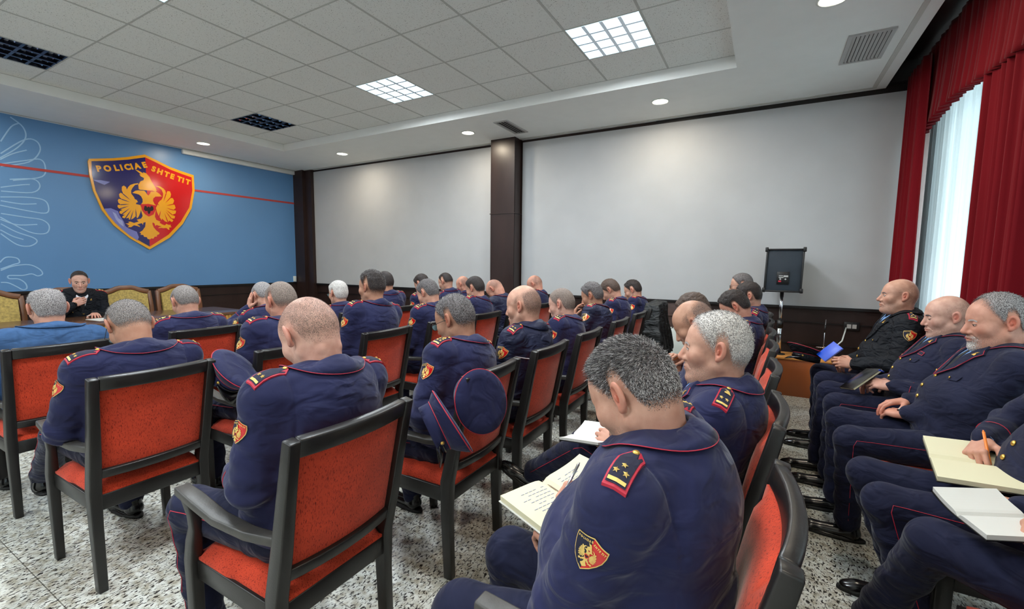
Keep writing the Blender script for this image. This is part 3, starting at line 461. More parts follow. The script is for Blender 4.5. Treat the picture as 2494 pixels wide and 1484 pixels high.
k_ = MB().box((-.045, -.1305, .175), (-.005, -.128, .183), 0).box((.0, -.1305, .165), (.045, -.128, .185), 0).box((-.045, -.1305, .155), (.0, -.128, .166), 0).box((-.048, -.1315, .108), (-.020, -.128, .126), 1)
k_.lathe([(.001, 0), (.009, 0), (.009, .004), (.001, .004)], c=(-.03, -.130, .142), n=12, axis=(0, -1, 0)); k_.lathe([(.001, 0), (.009, 0), (.009, .004), (.001, .004)], c=(.02, -.130, .142), n=12, axis=(0, -1, 0)); k_.build('connector', ['grille_grey', 'red_piping'], pnl)
st = empty('speaker_stand', (.18, 6.0, .437), label='silver telescopic pole carrying the loudspeaker', category='speaker stand')
MB().tube([(0, 0, 0), (0, 0, .38)], .026, n=16).build('lower_pole', 'chrome', st, smooth=True)
MB().tube([(0, 0, .36), (0, 0, .73)], .019, n=16).build('upper_pole', 'chrome', st, smooth=True)
MB().tube([(0, 0, .31), (0, 0, .40)], .033, n=16).tube([(0, 0, .225), (0, 0, .24)], .029, n=16).build('collar', 'black_plastic', st, smooth=True)
MB().lathe([(.07, 0), (.07, .008), (.03, .012)], n=20).build('foot_plate', 'black_plastic', st, smooth=True)
so = empty('wall_socket', (.90, 6.38, .775), label='black wall socket plate on the dark wainscot above the wooden box', category='socket')
MB().box((-.075, -.012, -.05), (.075, .0, .05)).build('plate', 'black_plastic', so, bevel=.004)
MB().box((-.045, -.016, -.025), (-.005, -.012, .022)).box((.005, -.016, -.025), (.045, -.012, .022)).build('outlet', 'grille_grey', so)
an = empty('table_stand', (.62, 6.1, .444), label='small metal rod stand on the wooden box beside the socket', category='stand')
MB().tube([(0, 0, .0), (0, 0, .14), (.005, 0, .42)], [.006, .006, .005], n=8).build('rod', 'chrome', an, smooth=True)
MB().tube([(.003, 0, .27), (.004, 0, .36)], .009, n=8).build('grip', 'black_plastic', an, smooth=True)
MB().tube([(-.07, -.02, .10), (.0, -.03, .10), (.07, -.02, .10), (.07, .02, .10), (0, .03, .10), (-.07, .02, .10)], .004, n=6, loop=True).build('ring_base', 'chrome', an, smooth=True)
MB().tube([(-.07, 0, .0), (.07, 0, .0)], .006, n=6).tube([(0, -.07, .0), (0, .07, .0)], .006, n=6).build('cross_foot', 'black_plastic', an, smooth=True)
cb = MB().tube([(.70, 6.12, .46), (.74, 6.15, .56), (.80, 6.2, .62), (.83, 6.3, .70), (.85, 6.37, .755)], .008, n=8).build('white_cable', 'white_metal', smooth=True); tag(cb, 'short white cable rising from the wooden box to the wall socket', 'cable')
ws = MB().box((XL + .02, 6.16, 1.01), (XL + .05, 6.22, 1.13)).build('wall_switch', 'white_metal', bevel=.004); tag(ws, 'small white wall switch box at the lower right corner of the blue poster', 'switch')
# ---------------------------------------------------------------- presiding desk and gilt chairs
dk = empty('conference_desk', (-6.72, 1.6, 0), label='long dark wooden desk with golden carved edge in front of the blue wall', category='desk')
MB().box((-.48, -3.0, .735), (.46, 2.0, .765)).build('desktop', 'desk_wood', dk, bevel=.006)
e_ = MB().box((-.44, -2.96, .665), (.43, 1.96, .735), 0); 
for k in range(120): y = -2.95 + k * .041; e_.box((.43, y, .672), (.442, y + .022, .728), 0)
e_.build('carved_edge', 'desk_gold', dk)
e_ = MB().box((.33, -2.9, .04), (.38, 1.9, .665))
for k in range(9): y = -2.85 + k * .53; e_.box((.38, y, .12), (.395, y + .44, .60))
e_.box((-.4, 1.85, .04), (.38, 1.9, .665)); e_.build('front_panel', 'desk_dark', dk)
MB().box((-.4, -2.92, 0), (.40, 1.92, .06)).build('plinth', 'desk_dark', dk)
def gilt_chair(x, y, rz, label):
    e = empty('carved_armchair', (x, y, 0), rz=rz, label=label, category='armchair', group='carved armchairs behind the desk')
    # local: forward +Y
    hw = .265; a = np.linspace(-hw, hw, 17); top = 1.0 + .075 * np.cos(a / hw * np.pi / 2) ** 1.5 * (1 - .15 * np.cos(a / hw * np.pi * 1.5) ** 2)
    def P(x_, z): return (x_, -.05 - (z - .45) * .16, z)
    fr = MB(); fr.bar([P(x_, z) for x_, z in zip(a, top)], .05, .06, up=(0, -.16, 1))
    fr.bar([P(-hw, .45), P(-hw - .01, .8), P(-hw, 1.01)], .05, .05, up=(0, 1, 0)); fr.bar([P(hw, .45), P(hw + .01, .8), P(hw, 1.01)], .05, .05, up=(0, 1, 0)); fr.bar([P(-hw, .56), P(hw, .56)], .045, .05)
    for z in (.7, .8, .9): fr.tube([P(-hw - .03, z), P(-hw + .03, z)], .012, n=6); fr.tube([P(hw - .03, z), P(hw + .03, z)], .012, n=6)
    fr.build('back_frame', 'carved_wood', e, bevel=.006)
    pts = [(x_ * .88, z - .03) for x_, z in zip(a, top)] + [(hw * .88, .58), (-hw * .88, .58)]
    v, f = poly_fill(pts); A = np.array([P(x_, z) for x_, z in v]); n = len(v); b = A + [0, .045, 0]; k = len(pts)
    bp = MB(); bp.add(np.concatenate([A, b]), [q for q in f] + [tuple(i + n for i in q)[::-1] for q in f] + [(i, (i + 1) % k, n + (i + 1) % k, n + i) for i in range(k)]); bp.build('back_pad', 'gold_brocade', e)
    MB().box((-.27, -.03, .40), (.27, .47, .47)).build('seat', 'gold_brocade', e, bevel=.02)
    MB().box((-.275, -.05, .35), (.275, .48, .40)).build('seat_frame', 'carved_wood', e, bevel=.008)
    for sx in (-1, 1):
        MB().tube([(sx * .25, .45, 0), (sx * .26, .46, .15), (sx * .25, .45, .36)], [.018, .02, .03], n=8).build('leg', 'carved_wood', e, smooth=True)
        MB().tube([(sx * .25, -.12, 0), (sx * .25, -.05, .36)], [.02, .028], n=8).build('leg', 'carved_wood', e, smooth=True)
        MB().tube([(sx * .27, -.09, .70), (sx * .28, .2, .68), (sx * .28, .38, .67), (sx * .27, .42, .62), (sx * .27, .40, .40)], [.018, .022, .026, .02, .018], n=8).build('armrest', 'carved_wood', e, smooth=True)
G_X = -7.62
for y, l in ((1.46, 'carved wooden armchair with gold brocade back cut by the left edge'), (2.74, 'carved wooden armchair with gold brocade back beside the speaking officer'), (3.38, 'carved wooden armchair with gold brocade back, right of the other empty one'), (2.12, 'carved armchair the speaking officer sits on behind the desk')): gilt_chair(G_X, y, -math.pi / 2, l)
# ---------------------------------------------------------------- orange banquet armchairs (local: forward +Y, origin at the rear feet line)
def arc(z, n=9, bulge=.045, hw=.205):   # curved back line at height z
    y = -.10 * max(0, (z - .46) / .51)
    return [(x, y - bulge * (1 - (x / hw) ** 2), z) for x in np.linspace(-hw, hw, n)]
def make_chair(arms=True):
    e = empty('armchair' if arms else 'side_chair', (0, 0, 0))
    for s in (-1, 1):
        MB().bar([(s * .213, .0, 0), (s * .213, .012, .30), (s * .213, .010, .46), (s * .216, -.028, .62), (s * .220, -.07, .82), (s * .224, -.104, .972)], [.034, .040, .044, .042, .038, .036], [.046, .050, .056, .052, .044, .038], up=(0, 1, 0)).build('leg', 'black_wood', e, bevel=.005)
        if not arms: MB().bar([(s * .215, .455, 0), (s * .215, .462, .20), (s * .215, .462, .435)], [.032, .036, .040], [.040, .046, .050], up=(0, 1, 0)).build('leg', 'black_wood', e, bevel=.005); continue
        MB().bar([(s * .225, .455, 0), (s * .225, .462, .20), (s * .225, .465, .43), (s * .225, .455, .50), (s * .228, .432, .56), (s * .232, .432, .61), (s * .236, .45, .665)], [.032, .036, .040, .036, .032, .032, .034], [.040, .046, .052, .046, .036, .036, .046], up=(0, 1, 0)).build('leg', 'black_wood', e, bevel=.005)
        MB().bar([(s * .218, -.03, .655), (s * .235, .10, .648), (s * .242, .25, .652), (s * .240, .40, .675), (s * .236, .495, .682)], [.032, .044, .052, .054, .046], [.030, .028, .026, .028, .030]).build('armrest', 'black_wood_worn', e, bevel=.006)
    MB().bar(arc(.945, bulge=.024), .034, .058, up=(0, -.2, 1)).build('top_rail', 'black_wood', e, bevel=.007)
    MB().bar(arc(.535, bulge=.024), .028, .040, up=(0, -.2, 1)).build('back_rail', 'black_wood', e, bevel=.005)
    MB().box((-.195, -.008, .365), (.195, .022, .435)).box((-.205, .44, .365), (.205, .475, .435)).box((-.225, .015, .365), (-.195, .455, .435)).box((.195, .015, .365), (.225, .455, .435)).build('seat_frame', 'black_wood', e, bevel=.004)
    # back upholstery: curved panel with a padded front
    n, k = 13, 8; F, B = [], []
    for i in range(k):
        z = .553 + (.918 - .553) * i / (k - 1); B.append(np.array(arc(z, n, .024, .203)) + [0, .004, 0])
        fr = np.array(arc(z, n, .024, .203)); u = np.linspace(-1, 1, n); pad = .018 + .038 * (1 - u ** 6) * (1 - (2 * i / (k - 1) - 1) ** 6); fr[:, 1] += pad; F.append(fr)
    rings = [np.concatenate([B[i], F[i][::-1]]) for i in range(k)]
    MB().loft(rings).build('back_panel', 'orange_velour', e, smooth=True, auto=1.0)
    # seat cushion, domed
    n, k = 13, 13; T = []; 
    for i in range(k):
        v = -1 + 2 * i / (k - 1); u = np.linspace(-1, 1, n); y = .232 + v * .236; hx = .213 + .008 * (v > 0)
        z = .437 + .052 * ((1 - np.abs(u) ** 5) * (1 - abs(v) ** 5)) ** .6 + .008; T.append(np.stack([u * hx, np.full(n, y), z], 1))
    rings = [np.concatenate([t, np.stack([t[::-1, 0], t[::-1, 1], np.full(n, .43)], 1)]) for t in T]
    MB().loft(rings).build('seat', 'orange_velour', e, smooth=True, auto=1.2)
    return e
RX = {'row1': -1.20, 'row2': -2.47, 'row3': -3.60, 'row0': -.04, 'wall': 1.05}
RF = math.pi / 2          # rotation that makes local +Y point to world -X
CH = []
def chairs():
    ref = make_chair(); ref.name = 'armchair'
    L = [('row3', .93, 'directly behind the man in the blue suit'), ('row3', 1.70, 'right of the blue-suited man, before the desk'), ('row3', 2.42, 'of the officer with a hand at his ear'), ('row3', 3.10, 'of the white-haired officer in glasses'), ('row3', 3.75, 'of the black-haired officer beside the white-haired one'), ('row3', 4.38, 'of the spiky black-haired officer half hidden in the front row'), ('row3', 4.90, 'of the officer in profile before the pale wall panel'), ('row3', 5.44, 'farthest in the front row, under a bald officer'),
         ('row2', .93, 'seen squarely from behind with a cap on its right post'), ('row2', 1.62, 'showing its corner post left of the big shaved head'), ('row2', 2.36, 'behind the tall officer with swept black hair'), ('row2', 3.05, 'mostly hidden, of the brown-grey-haired officer in the second row'), ('row2', 3.70, 'left of the bald officer in the striped jacket'), ('row2', 4.35, 'of the bald officer bending far forward by the pillar'), ('row2', 5.05, 'of the bowed bald officer before the long white panel'),
         ('row1', .95, 'with worn armrest under the large shaved-headed officer'), ('row1', 1.77, 'with a round cap hung on its near post'), ('row1', 2.43, 'behind the bald officer with the white-striped jacket'), ('row1', 3.12, 'behind the young officer looking left in the middle row'), ('row1', 3.92, 'behind the officer resting his face in his hand'), ('row1', 4.63, 'just left of the draped black coat'), ('row1', 5.32, 'under the draped black coat'),
         ('row0', 1.04, 'nearest the camera at bottom right with glossy curved rail'), ('row0', 1.77, 'behind the officer with cropped white hair'), ('row0', 2.50, 'third from the camera in the right aisle row'), ('row0', 3.18, 'fourth from the camera in the right aisle row'), ('row0', 3.86, 'fifth from the camera in the right aisle row'), ('row0', 4.60, 'second from the wall in the right aisle row'), ('row0', 5.26, 'closest to the loudspeaker in the right aisle row'),
         ('wall', 4.28, 'under the officer in the black jacket by the curtains'), ('wall', 3.66, 'under the bald officer by the window'), ('wall', 3.0, 'under the goateed officer with the wristwatch'), ('wall', 2.20, 'under the officer writing with the orange pen'), ('wall', 1.55, 'under the person with the blue pen')]
    ref2 = make_chair(False); n2 = 0
    for i, (r_, y, l) in enumerate(L):
        if r_ == 'wall': c = ref2 if n2 == 0 else copy_tree(ref2); n2 += 1
        else: c = ref if i == 0 else copy_tree(ref)
        c.location = (RX[r_], y, 0); c.rotation_euler = (0, 0, RF)
        tag(c, ('orange chair ' if r_ == 'wall' else 'orange armchair ') + l, 'chair', 'orange chairs by the window' if r_ == 'wall' else 'orange banquet armchairs'); CH.append(c)
chairs()
# ---------------------------------------------------------------- signed-distance modelling: smooth unions meshed with surface nets
f32 = np.float32
def A3(*p): return np.array(p, f32)
def rc(P, a, b, ra, rb, sq=None):
    a = np.asarray(a, f32); b = np.asarray(b, f32); ab = b - a; t = np.clip(((P - a) @ ab) / (ab @ ab + 1e-9), 0, 1)[:, None]; q = P - a - t * ab
    if sq is not None:   # sq=(dir, factor): flatten the section along dir
        d, k = np.asarray(sq[0], f32), sq[1]; q = q + (q @ d)[:, None] * d * (1 / k - 1); return (np.linalg.norm(q, axis=1) - (ra + (rb - ra) * t[:, 0])) * min(1, (1 + k) / 2)
    return np.linalg.norm(q, axis=1) - (ra + (rb - ra) * t[:, 0])
def sp(P, c, r): return np.linalg.norm(P - np.asarray(c, f32), axis=1) - r
def el(P, c, r, R=None):
    q = P - np.asarray(c, f32)
    if R is not None: q = q @ np.asarray(R, f32)
    r = np.asarray(r, f32); k0 = np.linalg.norm(q / r, axis=1); k1 = np.linalg.norm(q / (r * r), axis=1) + 1e-6; return k0 * (k0 - 1) / k1
def su(a, b, k): h = np.maximum(k - np.abs(a - b), 0) / k; return np.minimum(a, b) - h * h * k * .25
def ss(a, b, k): h = np.maximum(k - np.abs(a + b), 0) / k; return np.maximum(a, -b) + h * h * k * .25   # a minus b
def sdf_mesh(f, lo, hi, h, s=5, newton=1):
    lo = np.asarray(lo, f32); hi = np.asarray(hi, f32); nb = np.ceil((hi - lo) / (h * s)).astype(int) + 1; n = nb * s
    bc = np.stack(np.meshgrid(*[np.arange(k) for k in nb], indexing='ij'), -1).reshape(-1, 3)
    cen = (lo + (bc * s + (s - 1) / 2) * h).astype(f32); fb = f(cen); act = np.abs(fb) < s * h * .87 * 1.35 + .006
    V = np.repeat(np.repeat(np.repeat(fb.reshape(nb), s, 0), s, 1), s, 2).astype(f32)
    loc = np.stack(np.meshgrid(*[np.arange(s)] * 3, indexing='ij'), -1).reshape(1, -1, 3)
    idx = (bc[act][:, None, :] * s + loc).reshape(-1, 3); V[idx[:, 0], idx[:, 1], idx[:, 2]] = f((lo + idx * h).astype(f32))
    S = (V < 0).astype(np.int8); sm = sum(S[i:n[0] - 1 + i, j:n[1] - 1 + j, k:n[2] - 1 + k] for i in (0, 1) for j in (0, 1) for k in (0, 1))
    cells = np.argwhere((sm > 0) & (sm < 8)); N = len(cells); vid = np.full(sm.shape, -1, np.int32); vid[cells[:, 0], cells[:, 1], cells[:, 2]] = np.arange(N)
    cor = np.array([(i, j, k) for i in (0, 1) for j in (0, 1) for k in (0, 1)]); cv = np.stack([V[cells[:, 0] + c[0], cells[:, 1] + c[1], cells[:, 2] + c[2]] for c in cor], 1)
    acc = np.zeros((N, 3), f32); cnt = np.zeros(N, f32)
    for a in range(8):
        for b in range(a + 1, 8):
            if np.abs(cor[a] - cor[b]).sum() != 1: continue
            va, vb = cv[:, a], cv[:, b]; m = (va < 0) != (vb < 0); t = np.where(m, va / (va - vb + 1e-12), 0)[:, None]
            acc += np.where(m[:, None], cor[a] + t * (cor[b] - cor[a]), 0); cnt += m
    P = (lo + (cells + acc / cnt[:, None]) * h).astype(f32)
    F = []
    for ax in range(3):
        o1, o2 = [(1, 2), (2, 0), (0, 1)][ax]; d = [0, 0, 0]; d[ax] = 1
        s0 = S[:n[0] - d[0], :n[1] - d[1], :n[2] - d[2]]; s1 = S[d[0]:, d[1]:, d[2]:]
        e = np.argwhere(s0 != s1); e = e[(e[:, o1] > 0) & (e[:, o2] > 0) & (e[:, 0] < n[0] - 1) & (e[:, 1] < n[1] - 1) & (e[:, 2] < n[2] - 1)]
        u = np.zeros(3, int); u[o1] = 1; v = np.zeros(3, int); v[o2] = 1; g = lambda q: vid[q[:, 0], q[:, 1], q[:, 2]]
        q = np.stack([g(e - u - v), g(e - v), g(e), g(e - u)], 1); fl = s0[e[:, 0], e[:, 1], e[:, 2]] == 0; q[fl] = q[fl][:, ::-1]; F.append(q)
    F = np.concatenate(F); F = F[(F >= 0).all(1)]
    for _ in range(newton):
        G = grad(f, P, h * .5); dd = f(P); P = (P - G * np.clip(dd, -h, h)[:, None]).astype(f32)
    return P, F
TE = np.array([(1, -1, -1), (-1, -1, 1), (-1, 1, -1), (1, 1, 1)], f32)
def grad(f, P, e=.002):
    G = sum(k * f((P + k * e).astype(f32))[:, None] for k in TE); return G / (np.linalg.norm(G, axis=1)[:, None] + 1e-9)
def conform(f, pts, d, off=0, reach=.1, steps=28):
    """move points inward along -d until the surface f = off"""
    P = np.asarray(pts, f32); d = np.broadcast_to(np.asarray(d, f32), P.shape); P = P + d * reach
    for _ in range(steps): P = P - d * np.clip((f(P.astype(f32)) - off) * .85, -.02, .05)[:, None]
    return P
def npmesh(name, V, F, mats, parent=None, attrs=None, midx=None, smooth=True):
    me = bpy.data.meshes.new(name); nv, nf = len(V), len(F); k = F.shape[1]
    me.vertices.add(nv); me.vertices.foreach_set('co', np.ascontiguousarray(V, f32).ravel()); me.loops.add(nf * k); me.loops.foreach_set('vertex_index', np.ascontiguousarray(F, np.int32).ravel())
    me.polygons.add(nf); me.polygons.foreach_set('loop_start', np.arange(0, nf * k, k, dtype=np.int32)); me.polygons.foreach_set('loop_total', np.full(nf, k, np.int32))
    if midx is not None: me.polygons.foreach_set('material_index', np.asarray(midx, np.int32))
    if smooth: me.polygons.foreach_set('use_smooth', np.ones(nf, bool))
    for m_ in (mats if isinstance(mats, (list, tuple)) else [mats]): me.materials.append(M[m_])
    me.update(calc_edges=True)
    for a, v in (attrs or {}).items(): me.attributes.new(a, 'FLOAT', 'POINT').data.foreach_set('value', np.ascontiguousarray(v, f32))
    me.validate(); return link(bpy.data.objects.new(name, me), parent)
def sstep(x, a, b): t = np.clip((x - a) / (b - a), 0, 1); return t * t * (3 - 2 * t)
def wob(P, s, seed=0.0):   # cheap smooth noise about -1..1
    x, y, z = P[:, 0] * s + seed, P[:, 1] * s + seed * 1.7, P[:, 2] * s - seed
    return np.sin(x + 1.7 * np.sin(.7 * z + y * .3)) * np.sin(y * 1.1 + 1.3 * np.sin(.8 * x)) * .6 + .4 * np.sin(1.9 * z + 1.4 * np.sin(y + x * .6))
# ---------------------------------------------------------------- head (local: +Y face, +Z crown, metres)
def head_f(P, h):
    w = h.get('w', 1.0); j = h.get('jaw', 1.0); fat = h.get('fat', 0.0); ns = h.get('nose', 1.0); X = np.abs(P[:, 0:1]); Q = np.concatenate([X, P[:, 1:]], 1)   # mirrored
    d = el(P, (0, -.010, .036), (.0745 * w, .092, .089))
    d = su(d, el(P, (0, .040, .030), (.062 * w, .054, .066)), .03)
    d = su(d, el(P, (0, -.045, .005), (.066 * w, .060, .066)), .03)
    d = su(d, el(P, (0, .044, -.040), (.054 * j, .054, .070)), .03)
    d = su(d, rc(Q, (.046 * j + fat * .35, .000, -.052), (.017, .074, -.101), .018 + fat * .4, .0165), .03)
    d = su(d, sp(Q, (.040, .057, -.020), .0255 + fat * .25), .022)
    d = su(d, rc(Q, (.0, .0855, .024), (.034, .074, .022), .0125, .010), .016)
    d = su(d, el(P, (0, .084, -.106), (.020, .016, .016)), .022)
    if fat: d = su(d, el(P, (0, .030, -.105), (.042 + fat, .045, .020 + fat)), .03)
    d = ss(d, sp(Q, (.031, .104, .003), .0155), .012)
    d = su(d, sp(Q, (.0305, .0795, .003), .0140), .004)
    n = rc(P, (0, .0905, .014), (0, .1085 + .004 * ns, -.031), .0078, .0115 * ns); n = su(n, sp(Q, (.0115 * ns, .099, -.037), .0085 * ns), .008); d = su(d, n, .010)
    d = ss(d, sp(Q, (.0065, .108, -.0465), .004), .003)
    d = su(d, el(P, (0, .086, -.066), (.027, .014, .020)), .015)
    lip = np.minimum(el(P, (0, .0985, -.0615), (.021, .0070, .0052)), el(P, (0, .0970, -.0715), (.0185, .0072, .0062))); d = su(d, lip, .006)
    d = ss(d, rc(Q, (0, .1035, -.0665), (.025, .0880, -.0690), .0022, .0018), .004); d = ss(d, rc(Q, (.019, .098, -.043), (.032, .080, -.066), .001, .001), .008)
    # ear
    a = h.get('ear', 25) * math.pi / 180; c, s_ = math.cos(a), math.sin(a); q = Q - A3(.074 * w, -.006, .004); qx = q[:, 0] * c + q[:, 1] * -s_ * 0 + q[:, 1] * s_; qy = -q[:, 0] * s_ + q[:, 1] * c; qz = q[:, 2] + qy * .25
    E = np.stack([qx, qy, qz], 1); e = el(E, (.006, -.012, .0), (.0085, .0200, .0320)); e = ss(e, el(E, (.0155, -.0085, .003), (.0115, .0125, .0215)), .003); e = su(e, sp(E, (.006, -.003, -.027), .0085), .008); e = su(e, el(E, (.009, -.006, -.002), (.004, .004, .009)), .003)
    d = su(d, e, .007)
    return d
def zhair(y, st=0):   # hairline height as a function of y (front positive)
    return np.interp(y, [-.11, -.075, -.050, -.042, -.034, -.024, -.004, .004, .012, .022, .045, .060, .075, .1], [-.062, -.060, -.050, -.02, .030, .040, .038, -.004, -.006, .012, .044, .070, .080, .088]) + st
def hair_density(P, k):
    z0 = zhair(P[:, 1], k.get('line', 0)); d = sstep(P[:, 2] - z0, -.004, k.get('fade', .03)); kind = k['kind']
    if kind == 'bald': top = sstep(P[:, 2] + P[:, 1] * .45, .035, .075); d = d * (1 - top) * k.get('amt', .35)
    elif kind == 'thin': top = sstep(P[:, 2], .075, .115) * sstep(.055 - np.abs(P[:, 0]), 0, .03) * sstep(P[:, 1], -.10, -.03); d = d * (1 - top * k.get('thin', .8)) * k.get('amt', 1)
    else: d = d * k.get('amt', 1)
    if k.get('recede'): d = d * (1 - k['recede'] * sstep(P[:, 1], .02, .06) * sstep(P[:, 2], .04, .07))
    return d
# ---------------------------------------------------------------- hands (local: +Y fingers, +Z back of the hand, thumb toward +X)
HANDP = {'relax': dict(c=[(18, 30, 20), (22, 34, 22), (26, 38, 24), (30, 40, 26)], spread=3, th=(28, 12, 18)),
         'hold': dict(c=[(35, 45, 25), (38, 48, 26), (42, 50, 28), (46, 52, 30)], spread=2, th=(48, 22, 20)),
         'write': dict(c=[(48, 42, 18), (52, 48, 22), (58, 55, 28), (62, 60, 32)], spread=1, th=(52, 25, 25)),
         'flat': dict(c=[(8, 10, 6), (8, 12, 8), (10, 12, 8), (12, 14, 10)], spread=6, th=(15, 5, 8)),
         'spread': dict(c=[(20, 20, 12), (24, 26, 14), (30, 30, 16), (34, 34, 18)], spread=9, th=(20, 5, 10))}
_hc = {}
def hand_mesh(pose, side, h):
    k = (pose, side, h)
    if k in _hc: return _hc[k]
    H = HANDP[pose]; seg = []; kn = [(.030, .088, .0), (.010, .093, .002), (-.011, .089, .001), (-.029, .080, -.003)]; L = [(.042, .026, .020), (.046, .030, .021), (.042, .028, .021), (.034, .021, .018)]
    for i in range(4):
        p = np.array(kn[i]); a = 0; sp_ = math.radians(H['spread'] * (1.5 - i)); rr = [.0098, .0100, .0096, .0086][i]
        for c_, l in zip(H['c'][i], L[i]):
            a += math.radians(c_); d = np.array([math.sin(sp_) * math.cos(a), math.cos(sp_) * math.cos(a), -math.sin(a)]); q = p + d * l; seg.append((p, q, rr, rr * .90)); p = q; rr *= .90
    t0 = np.array([.022, .018, -.006]); ax = nrm((.72, .66, -.22)); a, b, c_ = [math.radians(v) for v in H['th']]; q = t0 + ax * .044; th = [(t0, q, .0165, .0120)]; d = nrm(ax * math.cos(a) + np.array([-.45, .55, -.70]) * math.sin(a)); q2 = q + d * .034; th.append((q, q2, .0118, .0102)); d = nrm(d * math.cos(b + c_) + np.array([-.6, .3, -.6]) * math.sin(b + c_)); th.append((q2, q2 + d * .027, .0102, .0082))
    def f(P):
        d = rc(P, (0, -.075, -.002), (0, .004, -.002), .0265, .0235, (A3(0, 0, 1), .78))
        for i in range(4): d = su(d, rc(P, ((-.3 + .2 * i) * -.055, .012, -.003), kn[i], .0175, .0112), .012)
        d = su(d, el(P, (-.018, .045, -.010), (.018, .038, .012)), .012); g = None
        for s_ in seg: e = rc(P, *s_[:2], *s_[2:]); g = e if g is None else np.minimum(g, e)
        for i in range(0, 12, 3):
            pass
        d = su(d, g, .005); t = rc(P, *th[0]); t = su(t, rc(P, *th[1]), .004); t = su(t, rc(P, *th[2]), .004); return su(d, t, .012)
    V, F = sdf_mesh(f, (-.10, -.115, -.12), (.12, .21, .06), h)
    if side > 0: pass
    else: V = V * A3(-1, 1, 1); F = F[:, ::-1]
    _hc[k] = (V, F); return _hc[k]
# ---------------------------------------------------------------- skin, hair materials
def skin_mat(name, base, stub=(90, 84, 84)):
    def bld(nt, b, tc):
        def at(n): a = nt.nodes.new('ShaderNodeAttribute'); a.attribute_name = n; return a.outputs['Fac']
        n = nt.nodes.new('ShaderNodeTexNoise'); n.inputs['Scale'].default_value = 32; n.inputs['Detail'].default_value = 3; nt.links.new(tc.outputs['Object'], n.inputs[0])
        c = np.array(base, float); r = ramp2(nt, n.outputs[0], .3, .7, lin(tuple(np.clip(c * (.94, .90, .88), 0, 255))), lin(tuple(np.clip(c * (1.03, 1.03, 1.02), 0, 255))))
        def mix(fac, a, col):
            m = nt.nodes.new('ShaderNodeMix'); m.data_type = 'RGBA'; nt.links.new(fac, m.inputs[0]); nt.links.new(a, m.inputs[6]); m.inputs[7].default_value = col; return m.outputs[2]
        o = mix(at('red'), r.outputs[0], lin(tuple(np.clip(c * (.97, .76, .72), 0, 255))))
        n2 = nt.nodes.new('ShaderNodeTexNoise'); n2.inputs['Scale'].default_value = 420; n2.inputs['Detail'].default_value = 1; nt.links.new(tc.outputs['Object'], n2.inputs[0])
        mr = nt.nodes.new('ShaderNodeMapRange'); nt.links.new(n2.outputs[0], mr.inputs[0]); mr.inputs[1].default_value = .42; mr.inputs[2].default_value = .58; mu = nt.nodes.new('ShaderNodeMath'); mu.operation = 'MULTIPLY'; nt.links.new(mr.outputs[0], mu.inputs[0]); nt.links.new(at('stub'), mu.inputs[1])
        o = mix(mu.outputs[0], o, lin(stub)); nt.links.new(o, b.inputs['Base Color'])
    mat(name, base, .52, spec=.4, build=bld, bump=(260, .18, .0012), sub=.06)
skin_mat('skin', (198, 154, 134)); skin_mat('skin_pale', (206, 164, 148)); skin_mat('skin_tan', (180, 137, 114)); skin_mat('skin_ruddy', (200, 148, 128))
def hair_mat(name, c1, c2, sc_=260):
    def bld(nt, b, tc):
        n = nt.nodes.new('ShaderNodeTexNoise'); n.inputs['Scale'].default_value = sc_; n.inputs['Detail'].default_value = 2; nt.links.new(tc.outputs['Object'], n.inputs[0])
        r = ramp2(nt, n.outputs[0], .36, .62, lin(c1), lin(c2)); nt.links.new(r.outputs[0], b.inputs['Base Color'])
        a = nt.nodes.new('ShaderNodeAttribute'); a.attribute_name = 'dens'
        n2 = nt.nodes.new('ShaderNodeTexNoise'); n2.inputs['Scale'].default_value = 520; n2.inputs['Detail'].default_value = 1; nt.links.new(tc.outputs['Object'], n2.inputs[0])
        mr = nt.nodes.new('ShaderNodeMapRange'); nt.links.new(n2.outputs[0], mr.inputs[0]); mr.inputs[1].default_value = .34; mr.inputs[2].default_value = .66
        s1 = nt.nodes.new('ShaderNodeMath'); s1.operation = 'SUBTRACT'; nt.links.new(a.outputs['Fac'], s1.inputs[0]); nt.links.new(mr.outputs[0], s1.inputs[1])
        s2 = nt.nodes.new('ShaderNodeMath'); s2.operation = 'MULTIPLY_ADD'; s2.use_clamp = True; nt.links.new(s1.outputs[0], s2.inputs[0]); s2.inputs[1].default_value = 5; s2.inputs[2].default_value = .5
        nt.links.new(s2.outputs[0], b.inputs['Alpha'])
    mat(name, c2, .6, spec=.3, build=bld, bump=(sc_, .7, .003))
hair_mat('hair_dark', (24, 20, 20), (62, 54, 52)); hair_mat('hair_brown', (48, 38, 34), (98, 80, 70)); hair_mat('hair_grey', (70, 66, 68), (176, 170, 168)); hair_mat('hair_pepper', (30, 28, 30), (128, 122, 122)); hair_mat('hair_buzz', (92, 80, 74), (148, 132, 122)); hair_mat('hair_buzz_grey', (78, 72, 70), (150, 142, 138)); hair_mat('hair_white', (150, 144, 140), (232, 228, 222)); hair_mat('hair_stubble', (92, 76, 70), (146, 122, 112))
mat('strand_dark', (34, 31, 33), .5); mat('strand_mid', (96, 92, 94), .5); mat('strand_light', (188, 184, 182), .5); mat('eye_white', (225, 220, 214), .2); mat('iris', (50, 38, 30), .15)
